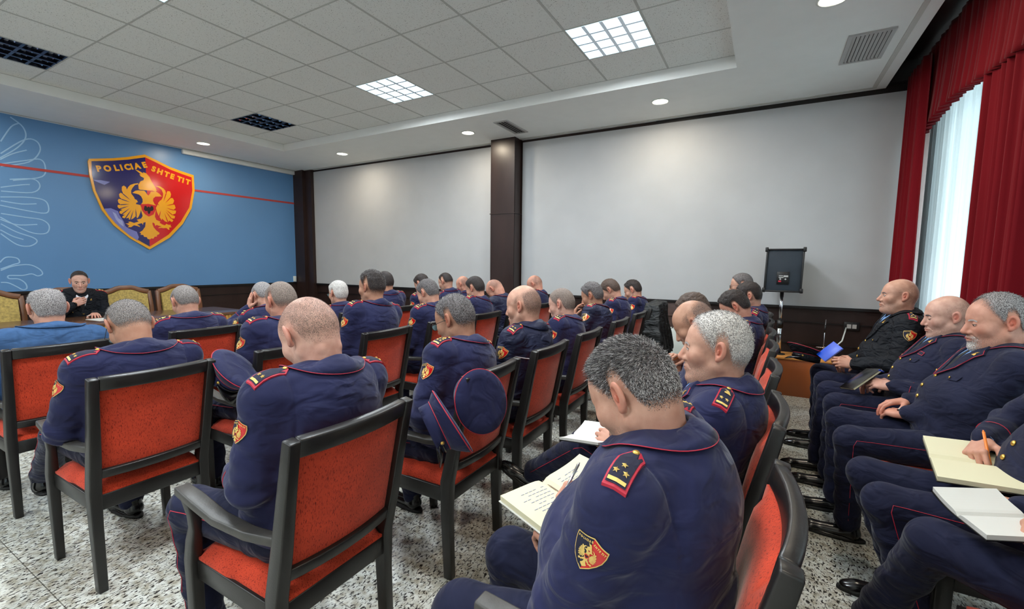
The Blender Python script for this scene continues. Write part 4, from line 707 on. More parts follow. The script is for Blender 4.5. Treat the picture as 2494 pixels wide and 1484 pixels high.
# ---------------------------------------------------------------- feet
def foot_f(P):
    Q = P * A3(1, 1, 1); d = rc(Q, (0, -.055, .040), (0, .135, .026), .040, .034, (A3(0, 0, 1), .8)); d = su(d, el(Q, (0, .165, .022), (.040, .055, .026)), .03); d = su(d, rc(Q, (0, -.045, .06), (0, -.05, .10), .038, .040), .03)
    s = np.maximum(el(Q, (0, .055, .0), (.047, .175, .5)), np.abs(P[:, 2] - .008) - .008); d = np.minimum(d, s); d = ss(d, el(P, (0, -.01, -.012), (.06, .02, .022)), .004); return np.maximum(d, -P[:, 2])
FV, FF = sdf_mesh(foot_f, (-.07, -.13, -.02), (.07, .26, .14), .0055)
_sm = npmesh('shoe', FV, FF, ['black_leather', 'shoe_sole'], None, midx=(FV[FF].mean(1)[:, 2] < .017).astype(int)); SHOE = _sm.data; bpy.data.objects.remove(_sm)
STAR = [(math.cos(math.pi / 2 + i * math.pi / 5) * (1 if i % 2 == 0 else .42), math.sin(math.pi / 2 + i * math.pi / 5) * (1 if i % 2 == 0 else .42)) for i in range(10)]
HELM = np.array(EMB['helm']) - np.mean(EMB['helm'], axis=0)
def ik(S, W, la, lb, pole):
    S, W, pole = map(lambda v: np.asarray(v, float), (S, W, pole)); d = W - S; L = np.linalg.norm(d); 
    if L > (la + lb) * .985: W = S + d / L * (la + lb) * .985; d = W - S; L = np.linalg.norm(d)
    a = math.acos(np.clip((la * la + L * L - lb * lb) / (2 * la * L), -1, 1)); d = d / L; p = nrm(pole - d * (pole @ d)); return S + (d * math.cos(a) + p * math.sin(a)) * la, W
def seated(loc, rz, head, label, pitch=20, yaw=0, roll=0, hair=None, skin='skin', hp=None, lod=1, jacket='navy_wool', group=None, hands=None, knees=None, fat=0., sw=.185, tw=0., pants='trouser_navy', stars=2, helm=False, patch=True,
           epau=True, front=None, strands=0, hs=1.0, glasses=False, piping=True, pole=None, feet=None, lean_arm=None, stripe_back=False, bar=True, nlen=.88, chairgap=0, eyes=False, brow=None, cuffs=True, roll_neck=False, suit=False, psc=.050, pofs=.085, detail=True, beard=0, wide=0):
    """One seated man. local frame: +Y forward, +X his right; head = target of the head centre in this frame."""
    hx, hy, hz = head; hp = dict(hp or {}); hp.setdefault('fat', fat * .25); P = np.array([hx * .25, .165, .60]); Hc = np.array(head, float)
    Rh = rotm('Z', math.radians(yaw)) @ rotm('X', math.radians(-pitch)) @ rotm('Y', math.radians(roll))
    th = math.radians(.5 * pitch + 6); N = Hc - rotm('Z', math.radians(yaw * .4)) @ np.array([0, math.cos(th) * .03 + math.sin(th) * .165, math.cos(th) * .165 - math.sin(th) * .03]) * nlen
    u = nrm(N - P); L = np.linalg.norm(N - P); k = L / .46; r = rotm('Z', math.radians(tw)) @ np.array([1, 0, 0]); r = nrm(r - u * (r @ u)); f = np.cross(u, r); R = np.stack([r, f, u], 1)
    bl = fat; SL, SR = N - u * .052 - r * sw + f * .012, N - u * .052 + r * sw + f * .012
    skb = Hc + Rh @ np.array([0, -.028, -.055]) * hs; nd = nrm(skb - N)
    # arms
    hands = hands or {}; W = {}; E = {}
    for s, S in ((-1, SL), (1, SR)):
        h_ = hands.get(s, {}); W[s] = np.array(h_.get('w', (s * .09, .40, .66))); pl = np.array(h_.get('pole', (s * .55, -.45, -.75)))
        E[s], W[s] = ik(S, W[s], .285, .255, pl); 
    so = .006
    def sleeves(P_):
        d = None
        for s, S in ((-1, SL), (1, SR)):
            wv = W[s] + nrm(E[s] - W[s]) * .012
            a = su(rc(P_, S - u * .006, E[s], .064 + bl * .22, .057 + bl * .2), rc(P_, E[s], wv, .056 + bl * .2, .043), .02)
            a = su(a, el(P_, S + r * s * .006 + u * .004, (.058, .062, .060), R), .03)
            if lod < 3:
                ax = nrm(E[s] - S); t = (P_ - S) @ ax / .285; a = a + .0035 * np.sin(t * 30 + 2.2 * np.sin((P_ @ f) * 22)) * np.exp(-((t - 1.0) / .32) ** 2) + .002 * np.sin(t * 21 + (P_ @ f) * 35) * sstep(t, -.1, .2) * sstep(-t, -1.3, -.9)
            d = a if d is None else np.minimum(d, a)
        return d
    def fore(s): return lambda P_: rc(P_, E[s], W[s] + nrm(E[s] - W[s]) * .012, .056 + bl * .2, .043)
    def torso(P_):
        d = el(P_, P + u * .03, (.190 + bl, .150 + bl, .17), R)
        d = su(d, el(P_, P + u * .17 * k + f * (.012 + bl * .5), (.190 + bl, .138 + bl * 1.3, .17), R), .06)
        d = su(d, el(P_, P + u * .32 * k - f * .004, (.200 + bl * .7, .128 + bl * .7, .17), R), .06)
        d = su(d, el(P_, P + u * .37 * k - f * .040, (.150 + bl * .5, .088 + bl * .4, .14), R), .05)
        d = su(d, rc(P_, SL + r * .03 + u * .004, SR - r * .03 + u * .004, .062, .062), .06)
        d = su(d, rc(P_, N - u * .002, SL + r * .02 + u * .010, .046, .054), .05); d = su(d, rc(P_, N - u * .002, SR - r * .02 + u * .010, .046, .054), .05)
        return d
    def jk(P_):
        d = su(torso(P_), sleeves(P_), .030)
        if lod < 3:
            d = d + .0028 * wob(P_, 17, hy * 9) + .0014 * wob(P_, 41, hx * 7)
            q = (P_ - P); lx, lu = q @ r, q @ u; d = d + .0035 * np.sin((lu * 1.0 + np.abs(lx) * .55) * 62) * np.exp(-((lu - .13 * k) / .09) ** 2) * sstep(-(P_ - P) @ f, -.05, .08)   # waist folds at the back
            d = d + .0035 * np.exp(-((np.abs(lx) - sw + .035) / .006) ** 2) * sstep(lu, .22 * k, .36 * k)    # armhole seam
        return np.maximum(d, .478 - P_[:, 2])
    hres = {1: .0075, 2: .011, 3: .017, 0: .0055}[lod]
    # ---- body (skin): head, neck, hands, core under the clothes
    def skin_f(P_):
        q = ((P_ - Hc) @ Rh) / hs; d = head_f(q.astype(f32), hp) * hs
        d = su(d, rc(P_, skb, N - u * .03, .0535 * hs + bl * .12, .058 + bl * .2), .03)
        if roll_neck:
            for z, ro in ((-.050, .016), (-.082, .015)): a = Hc + Rh @ np.array([-.032, -.060, z]); b = Hc + Rh @ np.array([.032, -.060, z]); d = su(d, rc(P_, a, b, ro, ro), .014)
        return d
    hh = {0: .0028, 1: .0034, 2: .0048, 3: .0075}[lod]
    lo = np.minimum(Hc, N) - .13; hi = np.maximum(Hc, N) + .16; lo[2] = N[2] - .05
    V, F = sdf_mesh(skin_f, lo, hi, hh); q = ((V - Hc) @ Rh) / hs
    inh = sstep(q[:, 2], -.13, -.10); ax_ = np.abs(q[:, 0])
    red = .75 * np.exp(-((q[:, 1] - .098) ** 2 / .012 ** 2 + (q[:, 2] + .066) ** 2 / .0085 ** 2 + (ax_ / .024) ** 4)) + .55 * sstep(ax_, .074, .084) * (np.abs(q[:, 2]) < .045) + .35 * sstep(q[:, 1], .098, .118) * (q[:, 2] > -.055) + .30 * np.exp(-((ax_ - .048) / .02) ** 2 - ((q[:, 2] + .025) / .02) ** 2) * (q[:, 1] > .03)
    red = np.clip(red + .8 * np.exp(-((q[:, 1] + .012) / .011) ** 2 - ((q[:, 2] - .006) / .017) ** 2) * (ax_ > .0765) * (ax_ < .091) + .25 * sstep(-q[:, 2], .03, .09) * (q[:, 1] < 0), 0, 1)  # shade inside the ear hollow is put into this tint; nape reddened too
    stub = .45 * sstep(-q[:, 2], .035, .065) * sstep(q[:, 1], .0, .05) * (1 - np.exp(-((q[:, 2] + .066) / .012) ** 2 - (ax_ / .024) ** 4)) * sstep(q[:, 2], -.14, -.11)
    hs_ = hair or {'kind': 'short', 'mat': 'hair_dark'}; dn = hair_density(q, hs_) * (skin_dist_ear(q))
    if hs_['kind'] in ('bald',): stub = np.maximum(stub, 0)
    parts = [(V, F, red, stub)]; wrist = {}
    for s in (-1, 1):
        h_ = hands.get(s, {})
        if h_.get('hide'): continue
        ho = {0: .0027, 1: .0032, 2: .0045, 3: .007}[lod]; HV, HF = hand_mesh(h_.get('pose', 'relax'), -s, ho)
        d = nrm(h_['dir']) if 'dir' in h_ else nrm(nrm(W[s] - E[s]) + np.array([-s * .35, 0, 0])); n_ = np.array(h_.get('n', (s * .25, .0, 1.0)), float); n_ = nrm(n_ - d * (n_ @ d)); xx = np.cross(d, n_); Rm = np.stack([xx, d, n_], 1)
        hv = HV @ Rm.T + W[s]; parts.append((hv.astype(f32), HF, np.clip(.25 + .5 * sstep(HV[:, 1], .12, .17), 0, 1), np.zeros(len(hv)))); wrist[s] = (W[s], d, n_, Rm)
    core = lambda P_: np.minimum(np.minimum(el(P_, P + u * .10, (.12, .09, .16), R), rc(P_, P + u * .1, N, .085, .05)), np.minimum(np.minimum(rc(P_, SL, E[-1], .04, .035), rc(P_, E[-1], W[-1], .034, .024)), np.minimum(rc(P_, SR, E[1], .04, .035), rc(P_, E[1], W[1], .034, .024))))
    pts = np.array([P, N, SL, SR, E[-1], E[1], W[-1], W[1]]); CV, CF = sdf_mesh(core, pts.min(0) - .17, pts.max(0) + .12, .02, s=4); parts.append((CV, CF, np.zeros(len(CV)), np.zeros(len(CV))))
    # legs
    kn = knees or {}; K = {}; AN = {}; HP = {}; FT = {}
    for s in (-1, 1):
        HP[s] = P + np.array([s * .092, .0, -.045]); K[s] = np.array(kn.get(s, (s * .15, .575, .545))); ft = (feet or {}).get(s, (s * .15, .56, 0, s * 8)); FT[s] = ft; AN[s] = np.array([ft[0], ft[1], .085 + ft[2]])
    cl = lambda P_: np.minimum(np.minimum(rc(P_, HP[-1], K[-1], .05, .04), rc(P_, K[-1], AN[-1], .04, .03)), np.minimum(rc(P_, HP[1], K[1], .05, .04), rc(P_, K[1], AN[1], .04, .03)))
    pts = np.array([HP[-1], HP[1], K[-1], K[1], AN[-1], AN[1]]); CV, CF = sdf_mesh(cl, pts.min(0) - .07, pts.max(0) + .07, .022, s=4); parts.append((CV, CF, np.zeros(len(CV)), np.zeros(len(CV))))
    off = 0; VV, FF_, RR, SS = [], [], [], []
    for v, fc, a, b in parts: VV.append(v); FF_.append(fc + off); RR.append(a); SS.append(b); off += len(v)
    body = npmesh('person', np.concatenate(VV), np.concatenate(FF_), skin, None, {'red': np.concatenate(RR), 'stub': np.concatenate(SS)})
    body.location = loc; body.rotation_euler = (0, 0, rz); tag(body, label, 'person', group)
    # ---- hair
    G = grad(skin_f, V, .003); thk = hs_.get('t', .004); topf = sstep(q[:, 2], .02, .09); tt = thk * (.35 + .65 * topf) * np.sqrt(np.clip(dn, 0, 1)) + .0012
    if hs_.get('tuft'): tt = tt + hs_['tuft'] * topf * dn * (wob(q, 110, 3) * .5 + .3 * wob(q, 230, 1) + .35)
    hv = V + G * tt[:, None] * hs; keep = (dn[F] > .02).all(1); fk = F[keep]
    if len(fk):
        us, inv = np.unique(fk, return_inverse=True); o = npmesh('hair', hv[us], inv.reshape(fk.shape), hs_['mat'], body, {'dens': np.clip(dn[us] * 1.05, 0, 1)})
        if strands:
            fa = hv[fk].mean(1); dd = dn[fk].mean(1); ar = np.linalg.norm(np.cross(hv[fk[:, 1]] - hv[fk[:, 0]], hv[fk[:, 3]] - hv[fk[:, 0]]), axis=1); pr = ar * dd ** hs_.get('pw', 1.5); pr /= pr.sum(); rg = np.random.default_rng(int(abs(hy) * 999) + 5)
            ii = rg.choice(len(fk), strands, p=pr); n_ = G[fk[ii]].mean(1); base = fa[ii] + rg.normal(0, .0012, (strands, 3)); qq = ((base - Hc) @ Rh) / hs; flow = np.stack([qq[:, 0] * 2, np.full(strands, hs_.get('fl', .35)) * 1.0, -.10 + 0 * qq[:, 0]], 1) @ Rh.T
            low = sstep(qq[:, 2], -.03, .07)[:, None]; dirv = n_ * (.35 + .5 * low) + flow * (.3 + .7 * low) + (Rh @ np.array([0, -.2, -.9])) * (1 - low) + rg.normal(0, .22, (strands, 3)); dirv /= np.linalg.norm(dirv, axis=1)[:, None]
            ln = (hs_.get('sl', .006) * (.30 + .70 * sstep(qq[:, 2], -.02, .08)) * rg.uniform(.6, 1.2, strands))[:, None]; wd = np.cross(dirv, rg.normal(0, 1, (strands, 3))); wd /= np.linalg.norm(wd, axis=1)[:, None]; hw_ = hs_.get('sw', .0005)
            mid = base + dirv * ln * .55 + n_ * .0; tip = base + dirv * ln + (Rh @ np.array([0, .1, -.5])) * ln * .25; v6 = np.stack([base - wd * hw_, base + wd * hw_, mid + wd * hw_ * .8, mid - wd * hw_ * .8, tip], 1).reshape(-1, 3)
            b_ = np.arange(strands)[:, None] * 5; q4 = b_ + np.array([0, 1, 2, 3]); t4 = b_ + np.array([3, 2, 4, 4]); mi = np.where(rg.random(strands) < hs_.get('side', .0) * (1 - low[:, 0]), 2, rg.choice(3, strands, p=hs_.get('mixp', (.4, .35, .25))))
            me = bpy.data.meshes.new('hair_strands'); tri = np.concatenate([b_ + np.array([0, 1, 2]), b_ + np.array([0, 2, 3]), b_ + np.array([3, 2, 4])]); npmesh('hair_strands', v6, tri, ['strand_dark', 'strand_mid', 'strand_light'], o, midx=np.tile(mi, 3), smooth=False)
    # ---- jacket
    pts = np.array([P, N, SL, SR, E[-1], E[1], W[-1], W[1]]); JV, JF = sdf_mesh(jk, pts.min(0) - .24 - bl, pts.max(0) + .14 + bl, hres); jo = npmesh('jacket', JV, JF, jacket, body)
    # ---- trousers
    def tr(P_):
        d = el(P_, P + (0, .02, -.04), (.18 + bl * .8, .15 + bl * .5, .10))
        for s in (-1, 1):
            a = su(rc(P_, HP[s], K[s], .092 + bl * .3, .066 + bl * .1), rc(P_, K[s], AN[s] + (0, -.005, .01), .066 + bl * .1, .058), .03)
            if lod < 3: ax = nrm(K[s] - HP[s]); t = (P_ - HP[s]) @ ax; a = a + .004 * np.sin(t * 75 + 9 * P_[:, 0]) * np.exp(-((t - .05) / .08) ** 2) + .004 * np.sin(P_[:, 2] * 60 + P_[:, 0] * 20) * sstep(P_[:, 1], K[s][1] - .10, K[s][1] - .02) * sstep(-P_[:, 2], -.52, -.40)
            a = np.maximum(a, AN[s][2] - .03 - P_[:, 2]); d = su(d, a, .02)
        return np.maximum(d, np.where(P_[:, 1] < .46, .480 - P_[:, 2], -1)) if lod > 5 else d
    pts = np.array([HP[-1], HP[1], K[-1], K[1], AN[-1], AN[1]]); TV, TF = sdf_mesh(tr, pts.min(0) - .2 - bl, pts.max(0) + .12 + bl, {0: .008, 1: .010, 2: .014, 3: .02}[lod]); to = npmesh('trousers', TV, TF, pants, body)
    for s in (-1, 1):
        so_ = bpy.data.objects.new('shoe', SHOE); link(so_, body); so_.scale = (.96, .92, .96); so_.location = (FT[s][0], FT[s][1] + .02, FT[s][2]); so_.rotation_euler = (FT[s][4] if len(FT[s]) > 4 else 0, 0, -math.radians(FT[s][3]))
    if not detail: return body
    # ---- collar
    ca = np.radians(np.linspace(-150, 150, 41)); 
    if suit or jacket: 
        rows = [[], [], [], [], []]; cw = .013 + bl * .12
        for a in ca:
            dv = nrm(-f * math.cos(a) + r * math.sin(a)); dv2 = nrm(dv - nd * (dv @ nd)); t = (abs(a) / math.radians(150)); hgt = .050 - .055 * t ** 1.5; rn = .057 + bl * .18
            bk = N + (nd * (.002))
            rows[0].append(bk + dv2 * (rn + .001) + nd * (hgt - .02)); rows[1].append(bk + dv2 * (rn + .004) + nd * (hgt + .002)); rows[2].append(bk + dv2 * (rn + .010) + nd * (hgt + .001)); rows[4].append(bk + dv * (rn + cw - .014 * math.sin(math.pi * min(1, t * 1.1)) + .004 * t) - u * (.006 + .05 * t))
        b4 = np.array(rows[4]); dirs = np.array([nrm(u * .75 + nrm(p - N) * .6) for p in b4]); b4 = conform(jk, b4, dirs, .006, .05); rows[4] = list(b4)
        rows[3] = [(np.array(a) + b) / 2 + nrm(np.array(a) + b - 2 * N) * .007 for a, b in zip(rows[2], rows[4])]
        cm = MB().loft([np.array(x) for x in rows], closed=False, caps=False).build('collar', jacket, jo, smooth=True); sm_ = cm.modifiers.new('s', 'SOLIDIFY'); sm_.thickness = .003; sm_.offset = 1
        if piping: MB().tube(b4[2:-2] + np.array(dirs[2:-2]) * .0022, .0012, n=6).build('collar_piping', 'red_piping', cm, smooth=True)
    # ---- shoulder boards
    def board(s):
        S = SL if s < 0 else SR; p_out = S + r * s * .050; ax = nrm(N + u * .012 - S); wv = nrm(f - ax * (f @ ax)); up = nrm(u * .95 - f * .12 + r * s * .12)
        Lb, wb = .114, .024
        def M3(v, off): v = np.asarray(v, float); pts_ = p_out + ax * v[:, :1] + wv * v[:, 1:]; return conform(jk, pts_, up, off, .06)
        prof = [(0, -wb), (0, wb), (Lb * .84, wb), (Lb, .008), (Lb, -.008), (Lb * .84, -wb)]
        inset = [(.004, -wb + .004), (.004, wb - .004), (Lb * .83, wb - .004), (Lb - .005, .006), (Lb - .005, -.006), (Lb * .83, -wb + .004)]
        mb = MB(); v, fc = dense(*poly_fill(prof), .03); A_ = M3(v, .0052); B_ = M3(v, .0005); n = len(v); ed = {}
        for q_ in fc:
            for a, b in ((q_[0], q_[1]), (q_[1], q_[2]), (q_[2], q_[0])): ed[(a, b)] = 1
        mb.add(np.concatenate([A_, B_]), list(fc) + [(b, a, a + n, b + n) for a, b in ed if (b, a) not in ed], 0)
        v, fc = dense(*poly_fill(inset), .03); mb.add(M3(v, .0060), fc, 1)
        if bar == 'gold':
            for z_ in (.006, .034, .062): v, fc = dense(*poly_fill([(z_, -wb + .002), (z_, wb - .002), (z_ + .02, wb - .002), (z_ + .02, -wb + .002)]), .03); mb.add(M3(v, .0070), fc, 2)
        elif bar: v, fc = dense(*poly_fill([(.007, -wb + .006), (.007, wb - .006), (.0135, wb - .006), (.0135, -wb + .006)]), .03); mb.add(M3(v, .0070), fc, 2)
        if stars:
            lay = {1: [(.032, 0)], 2: [(.030, -.009), (.030, .009)], 3: [(.028, -.010), (.028, .010), (.045, 0)], 4: [(.028, -.009), (.028, .009), (.046, -.009), (.046, .009)]}[stars]
            for sx, sy in lay:
                st = np.array([(-.0072 * b + 0, .0072 * a) for a, b in STAR]) * (-1, 1) + (sx, sy); c0 = M3(np.array([(sx, sy)]), .0105); rim = M3(st, .0066); mb.add(np.concatenate([rim, c0]), [(i, (i + 1) % 10, 10) for i in range(10)], 2)
        if helm: hv_ = HELM * .085; v, fc = poly_fill(np.stack([hv_[:, 1] + (.070 if stars else .05), -hv_[:, 0]], 1)); mb.add(M3(v, .0078), fc, 2)
        o = mb.build('shoulder_board', ['red_piping', 'navy_cloth_board', 'gold_thread'], jo)
        c0 = M3(np.array([(Lb * .90 + .004, 0)]), .006)[0]; MB().lathe([(.0075, 0), (.0075, .002), (.005, .004), (.0001, .0048)], c=c0, n=12, axis=up).build('button', 'gold', o, smooth=True)
    if epau: board(-1); board(1)
    # ---- sleeve patch
    def spatch(s, kind='shield'):
        S = SL if s < 0 else SR; a0 = nrm(E[s] - S); o_ = nrm(r * s - a0 * (r @ a0) * s + np.array([0, 0, .0])); up = -a0; ri = np.cross(-o_, up); c = S + a0 * pofs; sc_ = psc; cb = MB()
        bv = LAYERS if lod < 2 else [l for l in LAYERS if l[2] in (0, 1, 2) and len(l[0]) > 20 or l[3] < 2]
        for v, fc, m_, z in bv:
            p3 = c + ri * v[:, :1] * sc_ + up * v[:, 1:] * sc_; p3 = conform(jk, p3, o_, .0035 + .0005 * z, .08); cb.add(p3, fc, {0: 0, 1: 1, 2: 2, 3: 3, 4: 1, 5: 1}[m_])
        cb.build('sleeve_patch', ['gold_thread', 'navy_cloth_board', 'shield_red', 'shield_black'], jo)
    if patch:
        spatch(-1)
    # ---- cuffs piping
    if cuffs and piping:
        for s in (-1, 1):
            ax = nrm(W[s] - E[s]); c = W[s] - ax * .095; b1 = nrm(np.cross(ax, (0.1, .2, 1))); b2 = np.cross(ax, b1); an = np.linspace(0, 2 * np.pi, 24, endpoint=False); dv = np.cos(an)[:, None] * b1 + np.sin(an)[:, None] * b2; pp = conform(fore(s), c + dv * .04, dv, .0022, .04); MB().tube(pp, .0016, n=5, loop=True).build('cuff_piping', 'red_piping', jo)
    if cuffs and lod < 2:
        for s in (-1, 1):
            if s in wrist: ax = nrm(W[s] - E[s]); MB().tube([W[s] - ax * .04, W[s] + ax * .004], [.034, .0335], n=18).build('shirt_cuff', 'white_shirt' if front == 'white' else 'light_blue_shirt', jo, smooth=True)
    # ---- trouser stripe
    if lod < 3 and piping:
        for s in (-1, 1):
            pth = [HP[s] + (K[s] - HP[s]) * t for t in np.linspace(.25, .97, 12)] + [K[s] + (AN[s] - K[s]) * t for t in np.linspace(.06, .95, 10)]; pp = conform(tr, np.array(pth) + (0, 0, .015), np.array([s, 0, .12]) / 1.007, .0006, .12); MB().tube(pp, .0014, n=5).build('stripe', 'red_piping', to, smooth=True)
    # ---- front of the jacket
    if front:
        def FR(v, off, base=jk): v = np.asarray(v, float); return conform(base, N + r * v[:, :1] + u * v[:, 1:] + f * .0, nrm(f + u * .1), off, .20, 40)
        sh = 'white_shirt' if front == 'white' else 'light_blue_shirt'
        v, fc = dense(*poly_fill([(-.052, -.015), (0, -.035), (.052, -.015), (.03, -.12), (0, -.205), (-.03, -.12)]), .03); MB().add(FR(v, .0015), fc).build('shirt', sh, jo)
        tie = [(-.012, -.048), (.012, -.048), (.014, -.07), (.022, -.17), (0, -.20), (-.022, -.17), (-.014, -.07)]; v, fc = dense(*poly_fill(tie), .03); MB().add(FR(v, .005), fc).build('tie', 'black_tie', jo)
        for s in (-1, 1):
            lp = [(.066 * s, -.005), (.088 * s, -.035), (.112 * s, -.055), (.094 * s, -.080), (.060 * s, -.16), (.006 * s, -.232), (-.004 * s, -.226), (.026 * s, -.13), (.050 * s, -.035)]; v, fc = dense(*poly_fill(lp), .03); A_ = FR(v, .009); n = len(v); B_ = FR(v, .0005); edg = {}
            for q_ in fc:
                for a, b in ((q_[0], q_[1]), (q_[1], q_[2]), (q_[2], q_[0])): edg[(a, b)] = 1
            lo_ = MB().add(np.concatenate([A_, B_]), list(fc) + [(b, a, a + n, b + n) for a, b in edg if (b, a) not in edg]).build('lapel', jacket, jo)
            if piping: MB().tube(FR(np.array(lp[1:6]), .0095), .0015, n=5).build('lapel_piping', 'red_piping', lo_)
            hv_ = HELM * .075; v, fc = poly_fill(hv_ + (.080 * s, -.062)); MB().add(FR(v, .0112), fc).build('lapel_badge', 'gold', lo_)
            sc2 = [(.052 * s, -.002), (.012 * s, -.040), (.022 * s, -.060), (.060 * s, -.030)]; v, fc = dense(*poly_fill(sc2), .02); MB().add(FR(v, .006), fc).build('shirt_collar', sh, jo)
            pk = [(.055 * s, -.185), (.125 * s, -.185), (.125 * s, -.215), (.09 * s, -.225), (.055 * s, -.215)]; v, fc = dense(*poly_fill(pk), .03); MB().add(FR(v, .0045), fc).build('pocket_flap', jacket, jo); c0 = FR(np.array([(.09 * s, -.212)]), .006)[0]; MB().lathe([(.007, 0), (.005, .003), (.0001, .004)], c=c0, n=10, axis=f).build('button', 'gold', jo, smooth=True)
        for z in (-.235, -.305, -.365):
            c0 = FR(np.array([(-.004, z)]), .001)[0]; MB().lathe([(.011, 0), (.010, .003), (.006, .006), (.0001, .007)], c=c0, n=14, axis=f).build('button', 'gold', jo, smooth=True)
    # ---- eyes and brows
    if eyes:
        HF_ = lambda v: Hc + (np.asarray(v) * hs) @ Rh.T
        for s in (-1, 1):
            az = np.radians(np.linspace(-62, 62, 13)) ; ev = []; lidlow = math.radians(-28); lidup = math.radians({'open': 16, 'half': -2}.get(eyes, -19))
            rows_ = []
            for i in range(5):
                rw = []
                for a in az: e_ = lidlow * math.cos(a * 1.4) + (lidup - lidlow) * math.cos(a * 1.4) * i / 4; rr = .0150; rw.append((s * .0305 + rr * math.sin(a) * math.cos(e_), .0795 + rr * math.cos(a) * math.cos(e_), .003 + rr * math.sin(e_)))
                rows_.append(HF_(rw))
            e_ = MB().loft(rows_, closed=False, caps=False); nn = len(az); mi = []
            for i in range(4):
                for j_ in range(12): mi.append(1 if 4 <= j_ <= 7 else 0)
            e_.mi = mi; e_.build('eye', ['eye_white', 'iris'], body, smooth=True)
            MB().tube(rows_[-1], .0012, n=5).build('eyelash', 'strand_dark', body)
    if brow:
        HF_ = lambda v: Hc + (np.asarray(v) * hs) @ Rh.T; fw_ = Rh @ np.array([0, 1, 0])
        for s in (-1, 1):
            cl_ = np.array([(s * .012, .10, .021), (s * .022, .10, .0245), (s * .034, .095, .025), (s * .046, .085, .019)]); a = conform(skin_f, HF_(cl_ + (0, 0, .0005)), fw_, .0016, .03); b = conform(skin_f, HF_(cl_ - (0, 0, .0060)), fw_, .0016, .03); MB().loft([a, b], closed=False, caps=False).build('eyebrow', brow, body)
    if beard:
        kb = np.exp(-(ax_ / .036) ** 4) * (sstep(-q[:, 2], .045, .06) * sstep(q[:, 1], .055, .075) * (1 - np.exp(-((q[:, 2] + .066) / .010) ** 2 - (ax_ / .026) ** 4))); kf = F[(kb[F] > .1).all(1)]
        if len(kf): us, inv = np.unique(kf, return_inverse=True); npmesh('beard', (V + G * (.0035 * kb)[:, None])[us], inv.reshape(kf.shape), 'hair_white' if beard > 1 else 'hair_grey', body, {'dens': np.clip(kb[us] * .8, 0, 1)})
    if glasses:
        HF_ = lambda v: Hc + (np.asarray(v) * hs) @ Rh.T; gm = MB()
        for s in (-1, 1):
            an = np.linspace(0, 2 * np.pi, 20, endpoint=False); rim = HF_(np.stack([s * .032 + .024 * np.cos(an), np.full(20, .108) - .25 * np.abs(.024 * np.cos(an) * 0), .0 + .017 * np.sin(an)], 1)); gm.tube(rim, .0013, n=6, loop=True)
            gm.tube(HF_([(s * .056, .107, .006), (s * .072, .098, .008), (s * .080, .02, .010), (s * .082, -.010, .006), (s * .078, -.022, -.006)]), .0014, n=6)
        gm.tube(HF_([(-.009, .108, .002), (0, .110, .005), (.009, .108, .002)]), .0013, n=6); gl = gm.build('eyeglasses', 'black_plastic', body, smooth=True)
        for s in (-1, 1): an = np.linspace(0, 2 * np.pi, 20, endpoint=False); MB().add(HF_(np.stack([s * .032 + .023 * np.cos(an), np.full(20, .108), .016 * np.sin(an)], 1)), [tuple(range(20))]).build('lens', 'lens', gl)
    if stripe_back:
        # white reflective piping across the upper back and round the arms
        zz = np.linspace(-sw - .03, sw + .03, 30); pp = conform(jk, np.array([P + u * (.325 - .25 * x - .05 * abs(x) / sw) * k + r * x - f * .02 for x in zz]), -f, .001, .22, 40); MB().tube(pp, .0032, n=5).build('reflective_piping', 'white_shirt', jo, smooth=True)
    body['_k'] = 0; del body['_k']
    body_info = dict(W=W, E=E, N=N, u=u, r=r, f=f, P=P, S={-1: SL, 1: SR}, jk=jk, obj=body, jo=jo, wrist=wrist, K=K, FR=None)
    return body_info
def skin_dist_ear(q):   # keep hair off the ears
    ax = np.abs(q[:, 0]); return 1 - sstep(ax, .078, .083) * (np.abs(q[:, 2] - .0) < .05) * (q[:, 1] < .03) * (q[:, 1] > -.06)
# ---------------------------------------------------------------- the people, each placed on his own chair
PEOPLE = {}
def man(key, row, oy, head, label, **k):
    PEOPLE[key] = seated((RX[row], oy, 0), RF, head, label, **k); PEOPLE[key]['o'] = (RX[row], oy)
Hd = lambda kind, m_, **k: dict(dict(fade=.06) if kind == 'bald' else {}, kind=kind, mat=m_, **k)
pep = dict(strand=0)
writing = {-1: dict(w=(-.06, .37, .70), pose='hold', n=(-.5, 0, 1)), 1: dict(w=(.10, .37, .72), pose='write', n=(.5, 0, .9))}
lap = {-1: dict(w=(-.10, .38, .67)), 1: dict(w=(.10, .38, .67))}
GRP = None
# front row
man('p1', 'row3', .93, (.03, .22, 1.15), 'person in a bright blue suit jacket with thin white hair at the left', pitch=18, hair=Hd('thin', 'hair_grey', t=.008, tuft=.003, thin=.92, line=-.012, mixp=(.02, .18, .80)), skin='skin', jacket='blue_suit', suit=True, epau=False, patch=False, piping=False, cuffs=False, fat=.03, sw=.20, hands=lap, strands=900, pants='black_trim')
man('p3', 'row3', 1.70, (.0, .20, 1.14), 'person in navy uniform with cropped grey hair at the desk, right of the speaker', pitch=30, hair=Hd('short', 'hair_buzz_grey', t=.005), stars=3, helm=True, hands=lap, front=None, fat=.01)
man('p4', 'row3', 2.42, (-.02, .36, 1.14), 'person in navy uniform holding a hand to the ear before the desk', pitch=32, hair=Hd('short', 'hair_grey', t=.005), hands={-1: dict(w=(-.11, .44, 1.03), dir=(.1, -.15, 1), n=(-1, .2, .1), pose='flat', pole=(-.7, .3, -.8)), 1: dict(w=(.1, .45, .72))}, lod=2)
man('p7', 'row3', 3.10, (-.01, .20, 1.13), 'person in navy uniform with full white hair and glasses in the front row', pitch=8, yaw=-5, hair=Hd('short', 'hair_white', t=.011, tuft=.004, mixp=(.02, .18, .80)), glasses=True, hands=lap, lod=2, strands=1500)
